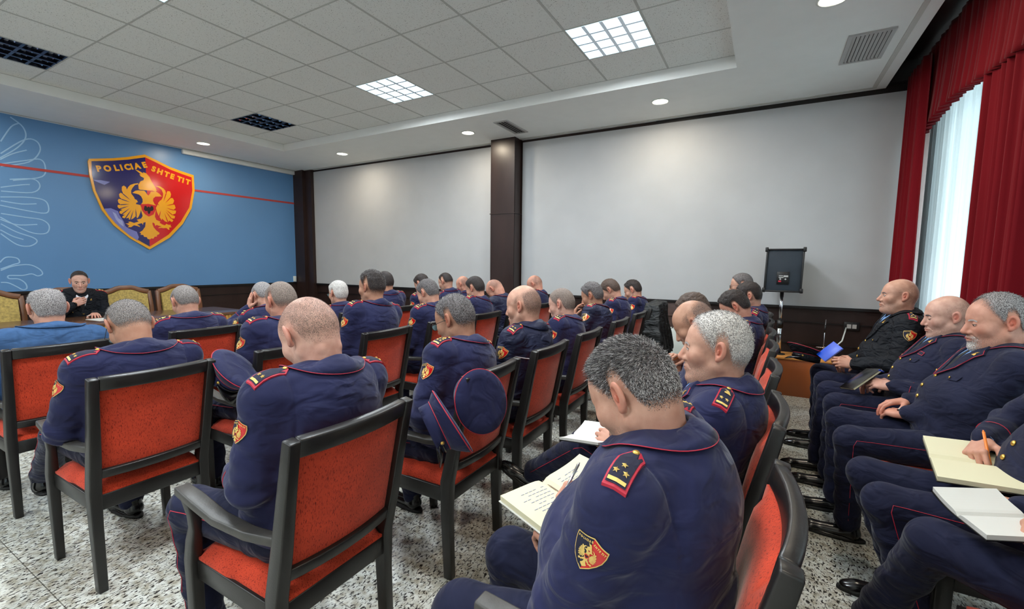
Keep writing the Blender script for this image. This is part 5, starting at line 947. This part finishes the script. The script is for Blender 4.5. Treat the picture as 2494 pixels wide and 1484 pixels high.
man('p9', 'row3', 3.75, (-.05, .16, 1.22), 'person with black hair showing just behind the tall dark-haired officer', pitch=15, hair=Hd('short', 'hair_dark', t=.009, tuft=.003), skin='skin_tan', hands=lap, lod=2)
man('p10', 'row3', 4.38, (.02, .22, 1.18), 'person with spiky black hair half hidden beyond the brown-grey-haired one', pitch=30, hair=Hd('short', 'hair_dark', t=.010, tuft=.005), hands=lap, lod=2)
man('p12', 'row3', 4.90, (-.04, .20, 1.19), 'person in profile with short black hair and shaved sides against the pale wall panel', pitch=22, hair=Hd('short', 'hair_dark', t=.008, line=.02, fade=.05), hands=lap, lod=2, brow='strand_dark')
man('p13', 'row3', 5.38, (-.05, .25, 1.14), 'person with a bald head far back before the white panel left of the dark pillar', pitch=20, hair=Hd('bald', 'hair_stubble'), skin='skin_ruddy', hands=lap, lod=2)
# second row
man('p2', 'row2', .93, (.01, .17, 1.14), 'person with grey buzz cut and glasses bowed over notes, left foreground', pitch=42, hair=Hd('short', 'hair_buzz_grey', t=.005, fade=.05, amt=.92, mixp=(.35, .45, .2), sl=.004), skin='skin_tan', glasses=True, fat=.025, sw=.20, hands={-1: dict(w=(-.16, .42, .69), pose='hold', pole=(-.42, -.40, -.8)), 1: dict(w=(.10, .40, .72), pose='write')}, strands=5000, lod=1, feet={-1: (-.10, 1.15, .10, 10), 1: (.12, .62, 0, -5)}, knees={-1: (-.15, .62, .57), 1: (.14, .56, .545)})
man('p5', 'row2', 1.62, (.10, .18, 1.20), 'person in navy uniform with brown buzz cut and broad neck behind the shaved head', pitch=18, hair=Hd('short', 'hair_buzz', t=.005, fade=.06, amt=.95), skin='skin_ruddy', fat=.025, sw=.195, hands=lap)
man('p8', 'row2', 2.36, (.09, .16, 1.26), 'person sitting tall in navy uniform with swept black hair and shaved nape', pitch=5, yaw=3, hair=Hd('short', 'hair_dark', t=.014, tuft=.006, line=.012, fade=.06), skin='skin_tan', fat=.025, sw=.20, hands=lap, strands=2500)
man('p11', 'row2', 3.05, (.06, .16, 1.18), 'person with brown-grey hair and gold shoulder board left of the four-star officer', pitch=28, hair=Hd('short', 'hair_pepper', t=.008, tuft=.002), stars=3, helm=True, hands=lap, lod=2, fat=.02, strands=1500)
man('p15', 'row2', 3.70, (.16, .16, 1.19), 'person in navy uniform with dark brown hair and white collar edge, near the dark pillar', pitch=22, hair=Hd('short', 'hair_dark', t=.008), hands=lap, lod=2, front=None)
man('p16', 'row2', 4.35, (.07, .26, 1.15), 'person with a bald crown bending far forward in a dark jacket under the pillar', pitch=58, hair=Hd('bald', 'hair_stubble'), skin='skin_ruddy', jacket='jacket_dark_navy', hands=lap, lod=2, epau=False, patch=False)
man('p18', 'row2', 5.05, (.20, .16, 1.18), 'person with a bald bowed head in front of the long white panel beside the pillar', pitch=32, hair=Hd('bald', 'hair_stubble'), skin='skin_ruddy', hands=lap, lod=2, brow='strand_mid')
# third row
man('p6', 'row1', .95, (.05, .18, 1.20), 'person with a large shaved balding head seen from behind in the foreground', pitch=34, hair=Hd('thin', 'hair_stubble', t=.0012, thin=.95, amt=.34, fade=.05, line=-.004), skin='skin_pale', fat=.035, sw=.205, lod=0, roll_neck=True, hs=1.08, stars=2, psc=.046, pofs=.095,
    hands={-1: dict(w=(-.12, .38, .72), pose='hold', pole=(-.32, -.50, -.80)), 1: dict(w=(.10, .38, .72), pose='write')}, knees={-1: (-.17, .58, .56), 1: (.16, .58, .55)}, hp=dict(ear=34))
man('p14', 'row1', 1.77, (.10, .20, 1.16), 'person with dark grey cropped hair and four-star shoulder board behind the hung caps', pitch=22, yaw=4, hair=Hd('short', 'hair_pepper', t=.007, fade=.05), skin='skin_tan', fat=.035, sw=.20, stars=4, helm=True, glasses=True, hands=lap, strands=4000, hs=1.04)
man('p17', 'row1', 2.43, (.03, .11, 1.19), 'person with a bald stubbled head in a dark jacket with white reflective piping', pitch=10, yaw=4, hair=Hd('bald', 'hair_stubble', amt=.5), skin='skin', jacket='jacket_dark_navy', piping=False, fat=.035, sw=.20, stripe_back=True, hands=lap, hs=1.06, brow='strand_mid')
man('p19', 'row1', 3.12, (.11, .18, 1.14), 'young person in navy uniform with brown buzz cut looking left, light shirt collar showing', pitch=16, hair=Hd('short', 'hair_buzz', t=.004), skin='skin_pale', hands=lap, fat=.01, brow='strand_dark', front='blue')
man('p20', 'row1', 3.95, (.16, .24, 1.15), 'person with swept dark grey hair resting the face in one hand', pitch=20, hair=Hd('short', 'hair_pepper', t=.014, tuft=.005), skin='skin_tan', stars=2, helm=True, brow='strand_dark', front='blue', jacket='jacket_dark_navy',
    hands={-1: dict(w=(.0, .365, .935), dir=(.25, -.12, 1), n=(-.45, .9, .1), pose='spread', pole=(-.4, .5, -.9)), 1: dict(w=(.15, .40, .72))}, strands=2000)
man('p21', 'row1', 4.67, (.10, .26, 1.17), 'person with dark brown hair bowed to write, right of the hand-on-face officer', pitch=38, hair=Hd('short', 'hair_brown', t=.010, tuft=.003), hands=writing, lod=2, brow='strand_dark')
man('p22', 'row1', 5.32, (.16, .20, 1.14), 'person with black spiky hair just left of the draped coat', pitch=25, hair=Hd('short', 'hair_dark', t=.011, tuft=.005, line=.01), hands=lap, lod=2, helm=True, brow='strand_dark')
# right aisle row
man('pA', 'row0', 1.04, (.02, .22, 1.15), 'person closest to the camera writing, thick salt-and-pepper hair, three-star shoulder board', pitch=34, yaw=-14, hair=Hd('short', 'hair_pepper', t=.006, sl=.013, fl=.8, tuft=.0015, fade=.05, side=.75, mixp=(.42, .33, .25), sw=.00045), strands=15000, fat=.068, sw=.235, tw=-4, lod=0, stars=3, hs=1.04, psc=.046, pofs=.075, nlen=.74, skin='skin',
    hands={-1: dict(w=(.00, .39, .73), pose='hold', dir=(.5, .8, -.1), n=(-.3, -.1, 1), pole=(-.95, -.2, -.5)), 1: dict(w=(.20, .36, .80), pose='write', dir=(-.3, .9, -.2), n=(.7, .1, .7))}, knees={-1: (-.16, .60, .55), 1: (.10, .60, .56)}, feet={-1: (-.16, .58, 0, 5), 1: (.12, .58, 0, -5)})
man('pB', 'row0', 1.77, (.0, .10, 1.155), 'person with cropped white hair looking left, shoulder board with gold helmet and two stars', pitch=2, yaw=4, hair=Hd('short', 'hair_white', t=.007, fade=.06, amt=.95, sl=.008, line=-.006, fl=.6, mixp=(.1, .3, .6)), skin='skin', fat=.03, sw=.20, lod=0, hs=1.06, stars=2, helm=True, strands=6000, eyes='open', brow='strand_light', front='blue', hp=dict(ear=30, nose=1.15, fat=.012),
    hands={-1: dict(w=(-.09, .42, .75), pose='hold', dir=(.3, .9, .1), n=(-.8, 0, .6)), 1: dict(w=(.08, .42, .76), pose='write')}, knees={-1: (.10, .63, .64), 1: (.20, .55, .55)}, feet={-1: (.28, .98, .26, -10, .5), 1: (.2, .62, 0, 5)})
man('p25', 'row0', 2.50, (.0, .27, 1.15), 'person with a balding bowed head mostly hidden behind the white-haired officer', pitch=34, hair=Hd('bald', 'hair_stubble', amt=.6), skin='skin_tan', lod=1, hands={-1: dict(w=(.02, .36, .85), pose='hold', pole=(-.4, .1, -.9)), 1: dict(w=(.16, .36, .90), pose='write', pole=(.4, .1, -.9))}, fat=.01)
man('p26', 'row0', 3.18, (.0, .36, 1.14), 'person with brown tousled hair leaning forward beyond the balding one', pitch=30, hair=Hd('short', 'hair_brown', t=.014, tuft=.006), lod=2, hands={-1: dict(w=(-.05, .50, .76), pose='hold'), 1: dict(w=(.10, .52, .76), pose='write')}, brow='strand_dark')
man('p27', 'row0', 3.86, (.0, .15, 1.135), 'person with thick black hair bowed low, behind the white-haired head', pitch=36, hair=Hd('short', 'hair_dark', t=.014, tuft=.005), skin='skin_ruddy', lod=1, hands=lap, stars=2, strands=2000, fat=.02)
man('p28', 'row0', 4.60, (.0, .08, 1.18), 'person with black hair just behind the one bowed low, toward the loudspeaker', pitch=18, hair=Hd('short', 'hair_dark', t=.012, tuft=.004), lod=2, hands=lap, glasses=True)
man('p29', 'row0', 5.26, (.0, .17, 1.25), 'person with dark grey hair farthest in the aisle row, only forehead and glasses visible', pitch=8, hair=Hd('short', 'hair_pepper', t=.010), lod=2, hands=lap, glasses=True)
# window row
man('p30', 'wall', 4.28, (.0, .18, 1.245), 'bald person in a black winter jacket holding a blue notebook and a cap', pitch=-2, yaw=4, hair=Hd('bald', 'hair_stubble', amt=.12), skin='skin', jacket='jacket_black', piping=False, cuffs=False, fat=.05, sw=.215, hs=1.03, stars=3, front='blue', eyes='open', brow='strand_mid', hp=dict(fat=.016, nose=1.15),
    hands={-1: dict(w=(-.20, .44, .74), pose='hold', dir=(.1, 1, .1), n=(-.9, .0, .5)), 1: dict(w=(.05, .44, .72), pose='hold')}, knees={-1: (-.14, .60, .58), 1: (.18, .60, .58)}, feet={-1: (-.06, .62, 0, 0), 1: (.2, .60, 0, -5)})
man('p31', 'wall', 3.66, (.0, .07, 1.16), 'person with a smooth bald head and lowered eyes, second by the window', pitch=8, yaw=4, hair=Hd('bald', 'hair_stubble', amt=.18), skin='skin_pale', fat=.03, sw=.195, hs=1.04, front='blue', eyes='closed', brow='hair_stubble' if False else 'strand_mid', hp=dict(fat=.012), jacket='navy_wool_dark',
    hands={-1: dict(w=(-.16, .33, .73), pose='hold', dir=(.3, 1, .05), n=(-.6, 0, .8)), 1: dict(w=(.08, .36, .70), pose='relax')}, knees={-1: (-.16, .60, .57), 1: (.14, .61, .58)}, feet={-1: (-.14, .62, 0, 0), 1: (.12, .66, 0, -5)})
man('p32', 'wall', 3.0, (.0, .07, 1.20), 'person with slicked grey hair and pale goatee, wristwatch on clasped hands', pitch=8, yaw=8, hair=Hd('short', 'hair_grey', t=.010, line=.008, recede=.8), skin='skin_ruddy', fat=.04, sw=.21, hs=1.08, front='blue', brow='strand_light', beard=2, patch=False, eyes='half', jacket='navy_wool_dark', hp=dict(fat=.014, nose=1.1), strands=3500,
    hands={-1: dict(w=(.02, .36, .69), pose='relax', dir=(.7, .65, -.15), n=(-.2, .1, 1)), 1: dict(w=(.16, .33, .73), pose='relax', dir=(-.25, .95, -.2), n=(.1, .1, 1))}, knees={-1: (-.20, .62, .57), 1: (.15, .62, .57)}, feet={-1: (-.12, .60, 0, 5), 1: (.18, .62, 0, -5)})
man('p33', 'wall', 2.20, (-.03, .08, 1.21), 'person at the right edge writing in a cream notebook with an orange pen', pitch=18, hair=Hd('short', 'hair_dark'), fat=.010, sw=.215, hs=1.05, front='blue', jacket='navy_wool_dark', lod=0,
    hands={1: dict(w=(.13, .29, .80), pose='write', dir=(-.75, .45, -.30), n=(.15, .45, .9), pole=(.8, .2, -.7)), -1: dict(w=(-.22, .30, .70), pose='hold')}, knees={-1: (-.04, .60, .55), 1: (.18, .62, .565)}, feet={-1: (-.05, .46, 0, 5), 1: (.22, .46, 0, -5)})
man('p34', 'wall', 1.55, (-.02, .10, 1.24), 'person cut off at the lower right, only trousers and hands with blue pen showing', pitch=20, hair=Hd('short', 'hair_dark'), fat=.04, sw=.21, hs=1.05, lod=0, jacket='navy_wool_dark',
    hands={1: dict(w=(.21, .29, .775), pose='write', dir=(-.2, .9, -.25), n=(.5, .1, .8)), -1: dict(w=(.05, .26, .755), pose='hold', dir=(.4, .8, -.1), n=(-.3, .1, 1))}, knees={-1: (-.18, .58, .57), 1: (.30, .53, .58)}, feet={-1: (-.15, .55, 0, 5), 1: (.58, .62, 0, -35)})
# the speaker behind the desk, facing the room
PEOPLE['sp'] = seated((-7.62, 2.12, 0), -RF, (.0, .37, 1.185), 'person speaking behind the desk in dark uniform with white shirt and tie', pitch=12, yaw=-14, hair=Hd('short', 'hair_dark', t=.005, line=.006, fade=.04), skin='skin_pale', jacket='jacket_black', front='white', stars=0, bar='gold', helm=False, patch=False, piping=False, cuffs=True, brow='strand_dark', eyes='open', lod=1, sw=.20, fat=.012, strands=1200,
    hands={-1: dict(w=(-.06, .56, .80), pose='flat', dir=(.2, 1, -.1), n=(0, 0, 1)), 1: dict(w=(.10, .46, .91), pose='hold', dir=(-.75, .25, .45), n=(.3, 1, .2), pole=(.7, -.1, -.8))})
# ---------------------------------------------------------------- caps, notebooks, pens, the draped coat
def frame_from(n, hint=(0, 0, 1)):
    n = nrm(n); y = nrm(np.array(hint, float) - n * (np.array(hint) @ n)); x = np.cross(y, n); m = np.eye(4); m[:3, 0] = x; m[:3, 1] = y; m[:3, 2] = n; return m
def cap(loc, n, hint, label, cloth='navy_wool', button=True, roll=0):
    """peaked cap; local +Z through the crown, +Y to the visor"""
    e = empty('peaked_cap', loc, label=label, category='cap', group=None); m = frame_from(n, hint); e.matrix_world = Matrix.Translation(loc) @ Matrix(m.tolist()) @ Matrix.Rotation(roll, 4, 'Z')
    a = np.linspace(0, 2 * np.pi, 48, endpoint=False)
    def ring(rx, ry, z, tilt=0, oy=0): return np.stack([rx * np.cos(a), ry * np.sin(a) + oy, z + tilt * np.sin(a)], 1)
    MB().loft([ring(.079, .094, -.045), ring(.082, .098, -.043), ring(.083, .099, .0), ring(.081, .096, .002)], closed=True, caps=False).build('band', cloth, e, smooth=True)
    MB().loft([ring(.082, .098, -.002), ring(.098, .112, .012, .004, .004), ring(.118, .132, .036, .014, .008), ring(.1275, .140, .050, .018, .01), ring(.124, .137, .055, .018, .01), ring(.09, .10, .057, .014, .008), ring(.03, .03, .057, .005, .004)], caps=True).build('crown', cloth, e, smooth=True)
    MB().tube(ring(.1285, .141, .049, .018, .01), .0022, n=6, loop=True).tube(ring(.0845, .1005, .0, 0, 0), .0018, n=6, loop=True).build('piping', 'red_piping', e, smooth=True)
    MB().loft([ring(.0775, .0925, -.045), ring(.078, .093, .0), ring(.03, .03, .05)], caps=False).build('lining', 'black_trim', e, smooth=True)
    t = np.radians(np.linspace(28, 152, 22)); inn = np.stack([.083 * np.cos(t), .099 * np.sin(t), np.full(22, -.030)], 1); out = np.stack([.090 * np.cos(t), .099 * np.sin(t) + .050 * np.sin((t - t[0]) / (t[-1] - t[0]) * np.pi) ** .8, -.034 - .032 * np.sin((t - t[0]) / (t[-1] - t[0]) * np.pi)], 1)
    o = MB().loft([inn, inn * .4 + out * .6 + (0, 0, .004), out], closed=False, caps=False).build('visor', 'black_leather', e, smooth=True); s_ = o.modifiers.new('s', 'SOLIDIFY'); s_.thickness = .0025
    t2 = np.radians(np.linspace(25, 155, 20)); MB().tube(np.stack([.0855 * np.cos(t2), .1015 * np.sin(t2), np.full(20, -.020)], 1), .004, n=6).build('chin_strap', 'black_leather', e, smooth=True)
    for s in (-1, 1): MB().lathe([(.008, 0), (.007, .004), (.0001, .006)], c=(s * .077, .040, -.018), n=14, axis=(s, .4, 0)).build('button', 'gold', e, smooth=True)
    return e
cap((-2.40, 1.255, .875), (.715, .40, .64), (.1, -.3, -.9), 'navy peaked cap with red piping hung on the right post of the left foreground chair', roll=.2)
cap((-1.06, 1.315, .835), (.60, .67, .39), (.2, .1, -1), 'navy peaked cap seen edge-on with gold button, hung beside the nearest chair back')
cap((-1.09, 1.60, .865), (.91, -.386, .10), (.0, .3, -1), 'navy peaked cap showing its round flat crown, hung on the chair behind')
def book(label, loc, rot, w=.14, h=.20, cover='black_leather', page='cream_paper', th=.012, open_=True, lines=False, cat='notebook', lift=(.06, .06), ribbon=False):
    """open notebook: spine along local Y, pages on both sides"""
    e = empty('notebook', loc, label=label, category=cat); e.rotation_euler = rot
    if not open_:
        MB().box((-w / 2, -h / 2, .002), (w / 2, h / 2, th - .002)).build('pages', page, e); MB().box((-w / 2 - .002, -h / 2 - .002, 0), (w / 2 + .003, h / 2 + .002, .0025)).box((-w / 2 - .002, -h / 2 - .002, th - .0025), (w / 2 + .003, h / 2 + .002, th)).box((-w / 2 - .003, -h / 2 - .002, 0), (-w / 2, h / 2 + .002, th)).build('cover', cover, e, bevel=.001); return e
    n = 12; x = np.linspace(0, 1, n)
    for s, lf in ((-1, lift[0]), (1, lift[1])):
        zt = th * (1 - np.exp(-x * 14)) + lf * x * x + .0015; top = np.stack([s * x * w, np.full(n, -h / 2), zt], 1); zb = np.full(n, .0012) + lf * x * x; bot = np.stack([s * x * w, np.full(n, -h / 2), zb], 1)
        r0 = np.concatenate([top, bot[::-1]]); r1 = r0 + (0, h, 0); pg = MB().loft([r0, r1]).build('pages', page, e)
        if lines:
            q = MB()
            for k in range(9):
                yk = h / 2 - .022 - k * .017; i0, i1 = 2, n - 2 - (k * 5) % 3; a = top[i0:i1] + (0, yk + h / 2, .0006); rr = np.random.default_rng(k)
                for j in range(len(a) - 1):
                    if rr.random() < .92: q.add([a[j], a[j + 1] * .8 + a[j] * .2, (a[j + 1] * .8 + a[j] * .2) + (0, -.0028, 0), a[j] + (0, -.0028, 0)], [(0, 1, 2, 3)])
            q.build('handwriting_lines', 'ink', pg)
        c0 = np.concatenate([bot + (0, -.003, -.0002), (bot + (0, -.003, -.0028))[::-1]]); c0[:, 0] *= 1.03; MB().loft([c0, c0 + (0, h + .006, 0)]).build('cover', cover, e)
    if ribbon: MB().tube([(.0, h / 2, th * .4 + .003), (.006, 0, th * .4 + .004), (-.008, -h / 2 - .01, .0)], .0022, n=6, flat=.4).build('ribbon', 'desk_wood', e)
    return e
def pen(label, a, b, m, tipm='black_plastic', cat='pen', r=.0045):
    a, b = np.array(a, float), np.array(b, float); d = nrm(b - a); e = empty('pen', tuple(a), label=label, category=cat); L_ = np.linalg.norm(b - a)
    MB().tube([(0, 0, 0) + d * .012, (0, 0, 0) + d * .03, d * L_], [r * .75, r, r], n=12).build('barrel', m, e, smooth=True); MB().tube([d * 0, d * .013], [.0006, r * .72], n=10).build('tip', tipm, e, smooth=True); MB().tube([d * (L_ - .002), d * (L_ + .006)], [r * .8, r * .5], n=10).build('cap', m, e, smooth=True); return e
def W_(k, x, y, z): ox, oy = PEOPLE[k]['o']; return (ox - y, oy + x, z)
def hand_pen(k, s, label, m, L_=.14, tipm='black_plastic'):
    w, d, n, Rm = PEOPLE[k]['wrist'][s]; xs = 1 if s < 0 else -1   # thumb side of this hand
    tip = w + Rm @ np.array([xs * .030, .125, -.062]); top = w + Rm @ np.array([xs * .045, .045, .055]); q = nrm(top - tip); a = W_(k, *tip); b = W_(k, *(tip + q * L_)); pen(label, a, b, m, tipm)
book('open cream notebook with handwriting on the knees of the person closest to the camera', (-.50, 1.215, .752), (.0, .06, math.radians(-115)), w=.165, h=.20, lines=True, th=.016, lift=(.03, .0), cover='paper', ribbon=True)
hand_pen('pA', 1, 'silver pen held by the person closest to the camera', 'chrome')
book('open white notebook on the lap of the white-haired person in the aisle row', W_('pB', -.02, .56, .73), (.1, .0, math.radians(-95)), w=.12, h=.17, th=.01, page='paper', lift=(.02, .02))
hand_pen('pB', 1, 'dark pen in the hand of the white-haired person', 'black_plastic')
book('small white open notebook held low by the balding person behind the white-haired one', W_('p25', .08, .47, .855), (.10, 0, math.radians(-90)), w=.10, h=.15, th=.008, page='paper')
hand_pen('p25', 1, 'orange and blue pen held behind the nose of the white-haired person', 'orange_plastic', tipm='blue_plastic')
book('open white notebook on the lap of the bowed person with glasses in the left foreground', W_('p2', .0, .52, .715), (.15, 0, math.radians(-90)), w=.13, h=.19, page='paper')
book('open notebook used by the dark brown-haired person bowed to write', W_('p21', .0, .50, .73), (.1, 0, math.radians(-90)), w=.12, h=.17, page='paper')
book('bright blue notebook in the hands of the person in the black jacket', W_('p30', -.10, .58, .80), (math.radians(50), math.radians(20), math.radians(-60)), w=.10, h=.15, cover='blue_cover', open_=False, th=.012)
c_ = cap(W_('p30', .02, .72, .74), (.15, .25, .95), (-1, -.1, .1), 'dark peaked cap held out over the knee by the person in the black jacket', cloth='jacket_black')
book('dark closed notebook propped on the lap of the smooth bald person by the window', W_('p31', -.08, .47, .73), (math.radians(38), math.radians(-12), math.radians(-70)), w=.15, h=.21, open_=False, th=.016)
pen('blue pen tip sticking out of the dark notebook by the window', W_('p31', -.10, .36, .80), W_('p31', -.16, .40, .82), 'blue_plastic')
book('large open cream notebook on the lap at the right edge under the orange pen', W_('p33', .03, .335, .735), (.08, .08, math.radians(-97)), w=.19, h=.25, th=.016, lift=(0, .0))
hand_pen('p33', 1, 'orange pen held upright over the cream notebook at the right edge', 'orange_plastic', tipm='orange_plastic', L_=.145)
book('open white notebook with fanned pages at the lower right', W_('p34', .24, .43, .725), (.08, .06, math.radians(-72)), w=.105, h=.17, th=.014, page='paper', lift=(.02, .0))
hand_pen('p34', 1, 'blue pen held at the lower right edge', 'blue_plastic', tipm='blue_plastic')
# papers on the desk
for i, (x, y, r_, l) in enumerate(((-6.62, 2.12, .1, 'white sheet of paper on the desk before the speaking person'), (-6.66, 2.34, -.25, 'second sheet of paper on the desk, right of the first'))):
    o = MB().box((-.15, -.105, 0), (.15, .105, .004)).build('paper_sheet', 'paper'); o.location = (x, y, .7655); o.rotation_euler = (0, 0, r_); tag(o, l, 'paper')
sp_ = PEOPLE['sp']; pen('white pen under the fingers of the speaking person', (-6.98, 2.07, .783), (-7.02, 2.18, .79), 'paper')
# wristwatch of the goateed man, name tag of the man at the right edge
def on_wrist(k, s, parts):
    P_ = PEOPLE[k]; w, e_ = P_['W'][s], P_['E'][s]; ax = nrm(w - e_); n = P_['wrist'][s][2]; n = nrm(n - ax * (n @ ax)); b = np.cross(ax, n); c = w + ax * .012; an = np.linspace(0, 2 * np.pi, 28, endpoint=False)
    ring = c + np.cos(an)[:, None] * n * .0235 + np.sin(an)[:, None] * b * .029; o = MB().tube(ring, .0045, n=8, loop=True, flat=1).build('wristwatch', 'black_leather' if parts == 'watch' else 'chrome', P_['obj'], smooth=True)
    if parts == 'watch':
        m = MB(); q = c + n * .027; 
        for d_, hw, mi in ((.004, .017, 0), (.0065, .013, 1)): m.add([q + ax * a * hw + b * c2 * hw + n * z for z in (-.004, d_ - .001) for a, c2 in ((-1, -1), (1, -1), (1, 1), (-1, 1))], [(0, 3, 2, 1), (4, 5, 6, 7), (0, 1, 5, 4), (1, 2, 6, 5), (2, 3, 7, 6), (3, 0, 4, 7)], mi)
        m.build('watch_case', ['chrome', 'paper'], o)
on_wrist('p32', -1, 'watch'); on_wrist('p31', -1, 'bracelet'); on_wrist('p34', -1, 'bracelet')
def name_tag(k, text, cx_, cz_, w, h, rot=0):
    P_ = PEOPLE[k]; N, u, r, f, jk = P_['N'], P_['u'], P_['r'], P_['f'], P_['jk']; c, s = math.cos(rot), math.sin(rot)
    def T(v, off): v = np.asarray(v, float); x = cx_ + v[:, :1] * c - v[:, 1:] * s; z = cz_ + v[:, :1] * s + v[:, 1:] * c; return conform(jk, N + r * x + u * z, nrm(f + u * .1), off, .2, 40)
    m = MB()
    for (a, b), mi, of in (((w, h), 0, .004), ((w - .003, h - .003), 1, .0048)): v, fc = dense(*poly_fill([(-a, -b), (a, -b), (a, b), (-a, b)]), .03); m.add(T(v, of), fc, mi)
    if text:
        tot = sum(glyph(ch)[2] for ch in text) + .12 * (len(text) - 1); sc_ = min(h * 1.15, (w - .006) * 2 / tot * 1.0); x = -tot * sc_ / 2
        for ch in text: v, fc, wd = glyph(ch); m.add(T(v * sc_ + (x, -sc_ / 2), .0056), fc, 2); x += (wd + .12) * sc_
    m.build('name_tag', ['red_piping', 'navy_cloth_board', 'gold_thread'], P_['jo'])
name_tag('p33', 'SEMANAJ', .085, -.165, .042, .013); name_tag('p31', '', -.095, -.150, .020, .012)
# coat draped over the chair left by the window side of the middle row
def coat_f(P):
    t = np.clip((1.06 - P[:, 2]) / .62, 0, 1); q = P.copy(); q[:, 0] = q[:, 0] - .05 * t; d = None
    fold = .016 * np.sin(P[:, 1] * 46 + 3 * np.sin(P[:, 2] * 9)) * (.3 + t) + .010 * np.sin(P[:, 1] * 85 + P[:, 2] * 20)
    hw = .20 + .11 * t; b = np.maximum(np.abs(q[:, 1] + .03 * t) - hw, np.abs(q[:, 0] - .045) - (.045 + .03 * t)); b = np.maximum(b, np.maximum(P[:, 2] - .985, .38 + .30 * P[:, 1] - P[:, 2])); b = b - .028
    h = el(P, (.075, .06, .985), (.085, .15, .075)); b = su(b + fold * .7, h, .06); b = su(b, rc(P, (.07, -.22, .93), (.11, -.27, .55), .045, .038), .04); return ss(b, el(P, (.09, .08, 1.06), (.05, .10, .05)), .03)
CV_, CF_ = sdf_mesh(coat_f, (-.12, -.46, .25), (.30, .46, 1.15), .011); ct = npmesh('coat', CV_, CF_, 'coat_black'); ct.location = (RX['row1'] + .06, 5.36, 0); tag(ct, 'black hooded coat draped over a chair back in front of the radiator', 'coat')
